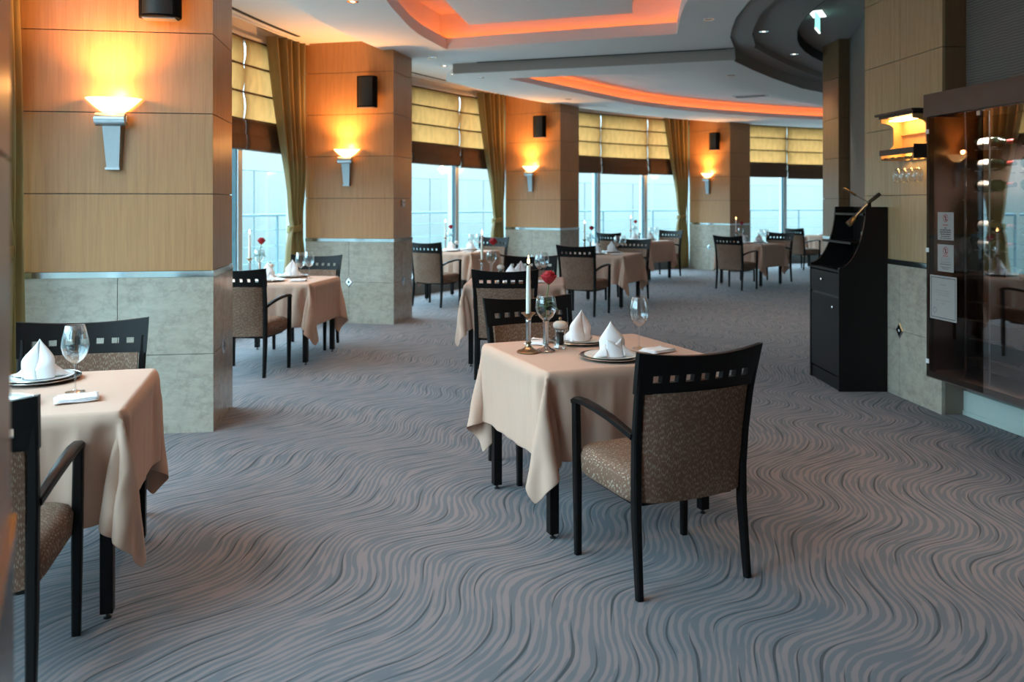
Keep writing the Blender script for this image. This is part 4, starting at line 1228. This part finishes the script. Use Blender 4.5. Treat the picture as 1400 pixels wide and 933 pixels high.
def glass_rack(wg):
    ang = math.atan2(1.09, -.085)-PI/2
    r = empty('glass_rack', (3.05, 5.91, 1.825), ang)     # local y along the pillar face, x<0 into the room
    Y0, Y1, D = .04, .50, .19
    def side(y):
        pr = [(0,0),(-D,0),(-D,.07)]+[(-D+.10*math.sin(t*PI/16), .07+.05*(1-math.cos(t*PI/16))*1.0) for t in range(1, 9)]+[(-.09,.13),(-.09,.23)]+\
             [(-D+.10*math.cos(t*PI/16), .24+.045*math.sin(t*PI/16)) for t in range(1, 9)]+[(-D,.315),(0,.315)]
        b = mb('box inner wood'); n = len(pr)
        tri = tessellate_polygon([[Vector((x, z, 0)) for x, z in pr]])
        return b.add([(x, y, z) for x, z in pr]+[(x, y+.018, z) for x, z in pr], [tuple(t) for t in tri]+[tuple(n+i for i in t) for t in tri]+[(i,(i+1)%n,n+(i+1)%n,n+i) for i in range(n)])
    side(Y0).build('side_panel', r); side(Y1-.018).build('side_panel', r)
    mb('box inner wood').box(-.016,-.001,Y0+.018,Y1-.018,0,.315).build('back_panel', r)
    mb('box dark wood').box(-D-.03,0,Y0-.03,Y1+.03,.335,.352,.003).build('top_slab', r)
    mb('box dark wood').box(-D-.008,0,Y0-.005,Y1+.005,.3155,.335,.002).build('cornice', r)
    mb('box dark wood').box(-D-.004,-D+.012,Y0-.004,Y1+.004,.035,.078,.002).build('front_rail', r)
    mb('box dark wood').box(-D,-.0,Y0-.006,Y0-.0005,.0,.10).build('end_block', r)
    mb('box inner wood').box(-.034,-.017,Y0+.018,Y1-.018,.19,.200).build('shelf', r)
    mb('box inner wood').box(-D+.013,-.017,Y0+.018,Y1-.018,.070,.080).build('shelf', r)
    for k in range(5):
        y = Y0+.045+.092*k; mb('box dark wood').box(-D+.02,-.017,y-.023,y+.023,.008,.018).build('hanger', r)
    mb('box lamp').box(-.14,-.05,Y0+.04,Y1-.04,.296,.304).build('lamp', r)
    mb('box lamp').box(-.10,-.03,Y0+.06,Y1-.06,.052,.058).build('lamp', r)
    tag(r, 'lit wooden stemware rack mounted on the right pillar', 'rack')
    pos = ['farthest from the camera', 'second from the far end', 'second from the near end', 'nearest the camera']
    for k in range(4):
        y = Y1-.018-.073-.092*k; o = copy_tree(wg)
        p = rot2((-.10, y), ang); o.location = (3.05+p[0], 5.91+p[1], 1.8435-.0); o.rotation_euler = (PI,0,0); o.scale = (.72,.72,.72)
        o.location.z = 1.8445
        tag(o, 'upside down wine glass hanging under the lit rack, ' + pos[k], 'wine glass', 'glasses hanging under the rack')

def wine_cabinet(wg):
    A = Vector((2.85, 5.73)); dv = Vector((.146,-.989)).normalized(); ang = math.atan2(dv.y, dv.x)
    # local x runs towards the camera side, local y = towards the wall after rotation by ang -> y axis = (-sin, cos) = (.989,.146)
    r = empty('wine_cabinet', (A.x, A.y, 0), ang)
    Ln, Dp, Zb, Zt = 3.4, .385, .31, 2.09
    mb('cabinet wood').box(-.012,Ln,-.018,Dp,Zt,Zt+.155,.003).build('frieze', r)
    mb('cabinet wood').box(0,Ln,0,Dp,Zb,Zb+.045).build('bottom_board', r)
    mb('cabinet wood').box(0,.018,0,Dp,Zb+.045,Zt).build('side_panel', r)
    mb('cabinet wood').box(.018,Ln,Dp-.018,Dp,Zb+.045,Zt).build('back_panel', r)
    mb('cabinet wood').box(.018,.060,.012,.030,Zb+.045,Zt).build('stile', r)
    xs = [.004,.555,1.105,1.655,2.205,2.755,3.3]
    for a, b in zip(xs[:-1], xs[1:]):
        d = mb('door glass' if a > .1 else 'left door glass').box(a+.003,b-.003,-.006,.002,Zb+.01,Zt-.006).build('glass_door', r)
        mb('rail glass').box(b-.006,b-.0032,-.0065,.0025,Zb+.01,Zt-.006).build('polished_edge', d)
        mb('brushed steel').box(b-.05,b-.02,-.012,.006,Zt-.04,Zt-.012,.002).build('clip', d)
    for z in (.42, 1.18, 1.99):
        mb('porcelain').box(.003,.034,-.010,-.0062,z-.015,z+.015).build('hinge_plate', r)
    mb('glass').box(.03,Ln-.01,.03,Dp-.02,1.045,1.053).build('glass_shelf', r)
    px = [(.35,.03),(.52,.07),(.92,.07),(1.32,.07),(1.72,.07),(2.12,.07)]
    for k, (x, y) in enumerate(px):
        mb('chrome').tube([(x,y,Zb+.045),(x,y,1.045)], .008, 10).build('pole', r, 60)
        mb('chrome').tube([(x,y,1.053),(x,y,Zt)], .008, 10).build('pole', r, 60)
        if k:
            for z in (.50,.62,.74,.86):
                w = mb('chrome'); y0 = y+.012
                for yy in (y+.02,y+.06):
                    w.tube([(x-.19,yy,z+.0),(x-.185,yy,z),(x+.18,yy,z),(x+.195,yy,z+.02)], .003, 6)
                w.tube([(x-.19,y-.0,z),(x-.19,y+.085,z)], .003, 6).tube([(x+.18,y,z),(x+.18,y+.085,z)], .003, 6)
                w.build('bottle_cradle', r, 60)
            for z in (1.245,1.36,1.617,1.75,1.885):
                w = mb('chrome')
                for xx in (x-.10, x+.06):
                    w.tube([(xx,y+.09,z-.046),(xx,y-.03,z-.046)], .003, 6)
                w.tube([(x-.10,y+.045,z-.046),(x+.06,y+.045,z-.046)], .003, 6)
                w.build('bottle_pin', r, 60)
        else:
            for z in (1.28,1.52,1.72): mb('chrome').tube([(x-.03,y,z),(x+.04,y,z)], .006, 8).build('peg', r, 60)
    for x in (.5, 1.35, 2.2):
        mb('chrome').lathe([(.001,0),(.028,0),(.028,-.008),(.020,-.010)], 16, x, .05, Zt-.0005).build('cabinet_light', r, 40)
        li = bpy.data.lights.new('cabinet_spot', 'SPOT'); li.energy = 95; li.color = (1., .90, .78); li.spot_size = 2.2; li.spot_blend = .8; li.shadow_soft_size = .02
        lo = bpy.data.objects.new('cabinet_spot', li); COL.objects.link(lo); q = rot2((x, .05), ang); lo.location = (A.x+q[0], A.y+q[1], Zt-.02)
    tag(r, 'long wall hung glass fronted wine cabinet with walnut frieze at the right', 'cabinet')
    # notices behind the glass
    def sheet(nm, x0, x1, z0, z1, lines, lb, cat, border=False, icon=True):
        g = empty(nm, (A.x, A.y, 0), ang)
        mb('paper').box(x0,x1,.0030,.0036,z0,z1).build('sheet', g)
        if icon:
            t = mb('red ink' ); cx, cz = (x0+x1)/2, z1-.04
            P = [[(cx+rr*math.cos(2*PI*k/20), -.0064, cz+rr*math.sin(2*PI*k/20)) for k in range(20)] for rr in (.021,.026)]
            t.grid(P, closev=True); t.mat('ink').box(cx-.004,cx+.006,-.0065,-.0062,cz-.016,cz+.014)
            t.mat('red ink').add([(cx-.017,-.0066,cz+.013),(cx-.013,-.0066,cz+.017),(cx+.017,-.0066,cz-.013),(cx+.013,-.0066,cz-.017)], [(0,1,2,3)])
            t.build('symbol', g)
        t = mb('grey ink'); rnd = random.Random(len(nm)+int(z1*100))
        for (z, w, h, m) in lines:
            t.mat(m); x = (x0+x1)/2-w/2
            while x < (x0+x1)/2+w/2:
                l = rnd.uniform(.008,.02); t.box(x, min(x+l, (x0+x1)/2+w/2), -.0066, -.0062, z-h/2, z+h/2); x += l+.004
        t.build('text', g)
        if border:
            t = mb('ink')
            for e, th in ((.012,.004),):
                t.box(x0+e,x1-e,-.0066,-.0062,z0+e,z0+e+th).box(x0+e,x1-e,-.0066,-.0062,z1-e-th,z1-e).box(x0+e,x0+e+th,-.0066,-.0062,z0+e,z1-e).box(x1-e-th,x1-e,-.0066,-.0062,z0+e,z1-e)
            P = [[(x0+.05+rr*math.cos(2*PI*k/20), -.0066, z0+.06+rr*math.sin(2*PI*k/20)) for k in range(20)] for rr in (.012,.022)]
            t.mat('grey ink').grid(P, closev=True)
            t.build('border_and_seal', g)
        tag(g, lb, cat)
        # stand sheet in front of the pane: shift to the pane's outer face
        for c in g.children:
            c.location = (0,-.0096,0) if c.name.startswith('sheet') else (0,-.0005,0)
    sheet('notice', .125,.285, 1.255,1.440, [(1.355,.05,.006,'red ink'),(1.335,.02,.006,'ink'),(1.322,.11,.007,'ink'),(1.308,.11,.007,'ink'),(1.294,.10,.007,'ink'),(1.280,.09,.006,'ink'),(1.267,.11,.005,'ink')],
          'paper notice with round symbol, upper of two on the cabinet glass', 'notice')
    sheet('notice', .125,.285, 1.045,1.225, [(1.150,.05,.006,'red ink'),(1.136,.09,.004,'grey ink'),(1.124,.10,.004,'grey ink'),(1.108,.10,.008,'grey ink'),(1.094,.11,.004,'ink'),(1.075,.10,.004,'ink'),(1.064,.06,.004,'ink')],
          'paper notice with round symbol, lower of two on the cabinet glass', 'notice')
    sheet('certificate', .045,.315, .72,1.015, [(.955,.06,.008,'grey ink'),(.915,.15,.004,'grey ink'),(.90,.16,.004,'grey ink'),(.885,.12,.004,'grey ink'),(.85,.16,.004,'grey ink'),(.83,.05,.004,'grey ink')],
          'bordered certificate sheet low on the cabinet glass', 'certificate', border=True, icon=False)
    # bottles lying on the pins
    b0 = empty('wine_bottle')
    pr = [(.001,0),(.034,0),(.037,.006),(.037,.185),(.034,.205),(.018,.235),(.0145,.25),(.0145,.30),(.0155,.302),(.0155,.315),(.001,.316)]
    mb('bottle glass').lathe(pr, 24).build('glass_body', b0, 50)
    mb('bottle label').lathe([(.0374,.035),(.0374,.150)], 24).build('label', b0, 60)
    mb('foil').lathe([(.0158,.262),(.0158,.3165),(.001,.3172)], 18).build('capsule', b0, 60)
    freeze(b0); first = True
    cols = ['left column', 'second column', 'third column']; rows = {1.885:'top row',1.75:'second row',1.617:'third row',1.36:'fourth row',1.245:'lowest row'}
    for ci, x in enumerate((.52,.92,1.32)):
        for z, rn in rows.items():
            o = b0 if first else copy_tree(b0); first = False
            p = rot2((x-.165, .075+.045), ang); o.location = (A.x+p[0], A.y+p[1], z-.0045)
            o.rotation_euler = (0, PI/2, 0); o.rotation_euler = Matrix.Rotation(ang, 3, 'Z').to_4x4().to_3x3().__matmul__(Matrix.Rotation(PI/2, 3, 'Y')).to_euler()
            tag(o, 'wine bottle lying on steel pins in the glass cabinet, %s, %s' % (cols[ci], rn), 'bottle', 'bottles in the wine cabinet')
    for k, x in enumerate((.12,.20,.28)):
        o = copy_tree(wg); p = rot2((x, .20+.08*(k % 2)), ang); o.location = (A.x+p[0], A.y+p[1], 1.0535); o.scale = (.8,.8,.8)
        tag(o, 'wine glass standing on the cabinet shelf, ' + ['behind the notices','middle of three','nearest the upright bottle'][k], 'wine glass', 'glasses in the wine cabinet')
    o = copy_tree(b0); p = rot2((.443, .25), ang); o.location = (A.x+p[0], A.y+p[1], 1.0535)
    tag(o, 'upright wine bottle standing on the cabinet glass shelf', 'bottle')

# ------------------------------------------------------------------ light, camera
def world():
    w = bpy.data.worlds.new('sky'); SC.world = w; w.use_nodes = True; t = w.node_tree; t.nodes.clear()
    out = t.nodes.new('ShaderNodeOutputWorld'); bg = t.nodes.new('ShaderNodeBackground')
    tc = t.nodes.new('ShaderNodeTexCoord'); sp = t.nodes.new('ShaderNodeSeparateXYZ'); rp = t.nodes.new('ShaderNodeValToRGB')
    t.links.new(tc.outputs['Generated'], sp.inputs[0]); mp = t.nodes.new('ShaderNodeMapRange'); t.links.new(sp.outputs[2], mp.inputs[0]); mp.inputs[1].default_value = -.5; mp.inputs[2].default_value = .5
    t.links.new(mp.outputs[0], rp.inputs[0]); t.links.new(rp.outputs[0], bg.inputs[0]); t.links.new(bg.outputs[0], out.inputs[0])
    cr = rp.color_ramp; cr.elements[0].position = 0; cr.elements[0].color = (.16,.36,.42,1)
    cr.elements[1].position = 1; cr.elements[1].color = (4.4,6.6,7.8,1)
    for p, c in ((.42,(.30,.58,.66,1)),(.485,(.49,.76,.82,1)),(.505,(.54,.80,.87,1)),(.58,(.66,.86,.91,1)),(.66,(3.3,5.1,6.1,1))):
        e = cr.elements.new(p); e.color = c
    bg.inputs[1].default_value = WORLD

def camera():
    cd = bpy.data.cameras.new('camera'); co = bpy.data.objects.new('camera', cd); COL.objects.link(co)
    co.location = (0,0,H); co.rotation_euler = (PI/2,0,0)
    cd.sensor_width = 36; cd.lens = F/1400*36; cd.shift_y = -(466.5-HZ)/1400
    cd.dof.use_dof = True; cd.dof.focus_distance = 4.0; cd.dof.aperture_fstop = 2.8
    cd.clip_start = .05
    SC.camera = co

WORLD = 1.15
def main():
    make_materials(); world(); camera(); architecture(); dining(); wall_things(); station()
    wg = next(o for o in bpy.data.objects if o.name == 'wine_glass')
    glass_rack(wg); wine_cabinet(wg)
    SC.view_settings.view_transform = 'Standard'; SC.view_settings.look = 'None'; SC.view_settings.exposure = EXPO; SC.view_settings.gamma = 1; SC.view_settings.use_curve_mapping = False
    cy = SC.cycles; cy.max_bounces = 10; cy.diffuse_bounces = 5; cy.glossy_bounces = 4; cy.transparent_max_bounces = 24; cy.transmission_bounces = 6
    cy.use_denoising = True; cy.sample_clamp_indirect = 6; cy.caustics_reflective = False; cy.caustics_refractive = False
    cy.use_light_tree = True
EXPO = 0.3
main()
